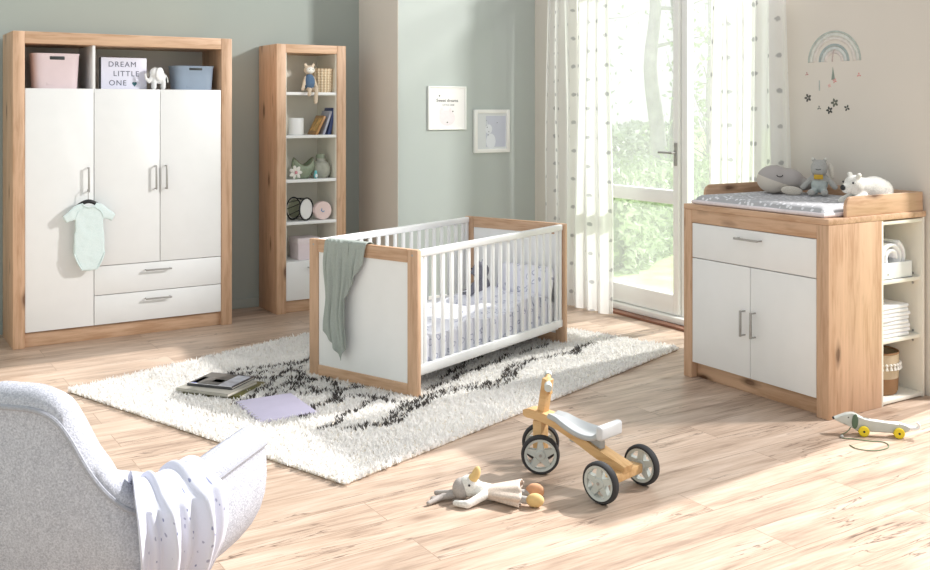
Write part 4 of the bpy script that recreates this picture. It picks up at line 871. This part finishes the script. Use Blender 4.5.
MB().tube(cat([(LB+.03, 0, .05), (LB+.06, 0, .043), (LB+.082, 0, .044), (LB+.09, 0, .056), (LB+.084, 0, .068), (LB+.078, 0, .066)], 20), [.011-.007*i/20 for i in range(21)], 10).build('tail', 'white', t)
M['yellow'] = simple('yellow_paint', (240, 214, 40), .4, .04)
for x in (0, LB):
    for s in (-1, 1):
        wv_ = MB().lathe([(0, -.006), (.02, -.006), (.024, -.003), (.024, .003), (.02, .006), (0, .006)], axis=(0, 1, 0), seg=30).build('wheel', 'yellow', t, loc=(x, s*.025, .024)); MB().cyl((0, s*.006-.001, 0), (0, s*.006+.001, 0), .005).build('hub', 'black', wv_)
b = MB(); b.ball((-.038, -.021, .066), (.014, .005, .034), (0, .05, 0)); b.build('ear', simple('green_felt', (96, 116, 96), .9, .08), t); b = MB(); b.ball((-.038, .021, .066), (.014, .005, .034)); b.build('ear', M['plush_taupe'], t)
MB().ball((-.128, 0, .072), (.007, .012, .006), sub=2).build('nose', 'black', t); MB().ball((-.066, -.0175, .082), .003, sub=2).build('eye', 'black', t); MB().ball((-.066, .0175, .082), .003, sub=2).build('eye', 'black', t)
def dl_(p): v_ = Vector(p)-d0; return (v_.x*math.cos(da)+v_.y*math.sin(da), -v_.x*math.sin(da)+v_.y*math.cos(da), .003)
P = [(-.045, -.0, .045), (-.07, -.02, .02)]+[dl_(p) for p in ((3.895, 2.955), (3.868, 2.93), (3.9, 2.89), (3.935, 2.835), (3.972, 2.80), (3.968, 2.765), (3.92, 2.735), (3.84, 2.745), (3.80, 2.80), (3.815, 2.85))]
b = MB(); b.tube(cat(P, 70), .0022, 8); b.build('pull_string', simple('green_cord', (116, 134, 104), .8, .1), t)
b = MB(); b.ball(dl_((3.87, 2.932))[:2]+(.008,), .008, sub=2); b.build('string_bead', 'plush_grey', t)

# ================================================================ ARMCHAIR
AC = (.5036, 2.635); AR = R(-46.7)
t = thing('armchair', 'light grey upholstered tub armchair with piping seen from behind', 'armchair', (*AC, 0), AR)
TOP = [(.40, .25, .62), (.39, .13, .612), (.374, .006, .60), (.335, -.10, .585), (.288, -.165, .588), (.24, -.193, .625), (.19, -.206, .685), (.145, -.215, .76), (.108, -.22, .802), (.06, -.224, .82), (0, -.226, .822)]
BOT = [(.30, .20, .335), (.30, .11, .335), (.295, .02, .335), (.275, -.05, .335), (.25, -.09, .335), (.22, -.115, .335), (.18, -.13, .335), (.13, -.145, .335), (.09, -.15, .335), (.05, -.152, .335), (0, -.154, .335)]
mir = lambda L: L+[(-x, y, z) for x, y, z in L[-2::-1]]
NS = 96; TP = cat(mir(TOP), NS); BP = cat(mir(BOT), NS)
def cinw(i):
    a = TP[max(0, i-1)]; c = TP[min(NS, i+1)]; d = Vector((c.x-a.x, c.y-a.y, 0)).normalized(); n_ = Vector((-d.y, d.x, 0))
    return n_ if n_.dot(Vector((-TP[i].x, -TP[i].y-.0, 0))) > 0 else -n_
INW = [cinw(i) for i in range(NS+1)]
SECN = 7
def section(i):
    T, B, n_ = TP[i], BP[i], INW[i]; th_ = .085; arm = max(0, min(1, (abs(T.x)-.2)/.12)); out = []
    for k in range(SECN): f = k/SECN; out.append(B.lerp(T, f)-n_*(.03+.03*arm)*math.sin(PI*f**.85))
    out += [T-Vector((0, 0, .012)), T-n_*.003+Vector((0, 0, .004)), T+n_*.010+Vector((0, 0, .026)), T+n_*th_*.5+Vector((0, 0, .042)), T+n_*(th_-.012)+Vector((0, 0, .026)), T+n_*th_-Vector((0, 0, .004))]
    inner = B+n_*.06; inner.z = .40
    for k in range(1, 6): f = k/5; out.append((T+n_*th_).lerp(inner, f)+n_*.012*math.sin(PI*f))
    return out
b = MB(); RG = [[b.bm.verts.new(p) for p in section(i)] for i in range(NS+1)]
for a, c in zip(RG, RG[1:]):
    for k in range(len(a)-1): b.bm.faces.new((a[k], c[k], c[k+1], a[k+1]))
for rgx in (RG[0], RG[-1]): b.bm.faces.new(rgx)
b.build('shell', 'chair', t, flat_angle=60)
b = MB(); b.tube([TP[i]-INW[i]*.002-Vector((0, 0, .004)) for i in range(NS+1)], .0065, 8); b.build('piping', 'piping', t)
b = MB(); b.tube([TP[i]+INW[i]*.083+Vector((0, 0, .0)) for i in range(NS+1)], .0055, 8); b.build('piping', 'piping', t)
b = MB(); b.box((-.25, -.13, .40), (.25, .30, .50), .045, seg=5); b.build('seat_cushion', 'chair', t)
b = MB(); b.box((-.25, -.14, .30), (.25, .21, .41), .03, seg=4); b.build('seat_base', 'chair', t)
for x, y in ((.22, .15), (-.22, .15), (.17, -.1), (-.17, -.1)): MB().cyl((x, y, .31), (x*1.25, y*1.25, 0), .022, .013).build('leg', 'leg_wood', t)
# muslin blanket over the right arm
ia = min(range(NS//2), key=lambda i: abs(TP[i].y-.0)); ib = min(range(NS//2), key=lambda i: abs(TP[i].y+.168))
def blk(a, b_):
    f = ib+(ia-ib)*a; i = int(f); fr_ = f-i; i2 = min(NS, i+1)
    T = TP[i].lerp(TP[i2], fr_); B = BP[i].lerp(BP[i2], fr_); n_ = INW[i].lerp(INW[i2], fr_).normalized()
    s_ = b_*.78; fold = .012*math.sin(a*17+.8+b_*2)+.008*math.sin(a*33+b_*5); up = Vector((0, 0, 1))
    if s_ < .16: k = s_/.16; p = (T+n_*.105).lerp(T+n_*.125-up*.14, 1-k); return p+n_*abs(fold)*.8
    if s_ < .27: k = (s_-.16)/.11; return T+n_*(.105-.13*k)+up*(.046*math.sin(PI*(.1+.8*k))+.012+max(0, fold)*.6)
    k = (s_-.27)/.51; dn_ = k*.50; h_ = min(1, dn_/(T.z-.335))
    p = T.lerp(B, h_*.85); p.z = T.z-dn_+.02; return p-n_*(.05+.045*math.sin(PI*min(1, h_**.85))+fold*(1+.8*k)+.02*k)
o = MB().grid(blk, 80, 90, lambda a, b_: (a*.5, b_*.8)).build('muslin_blanket', 'muslin', None, loc=(*AC, 0), rotz=AR, solid=.004); tag(o, 'white printed muslin blanket draped over the armchair arm', 'blanket')
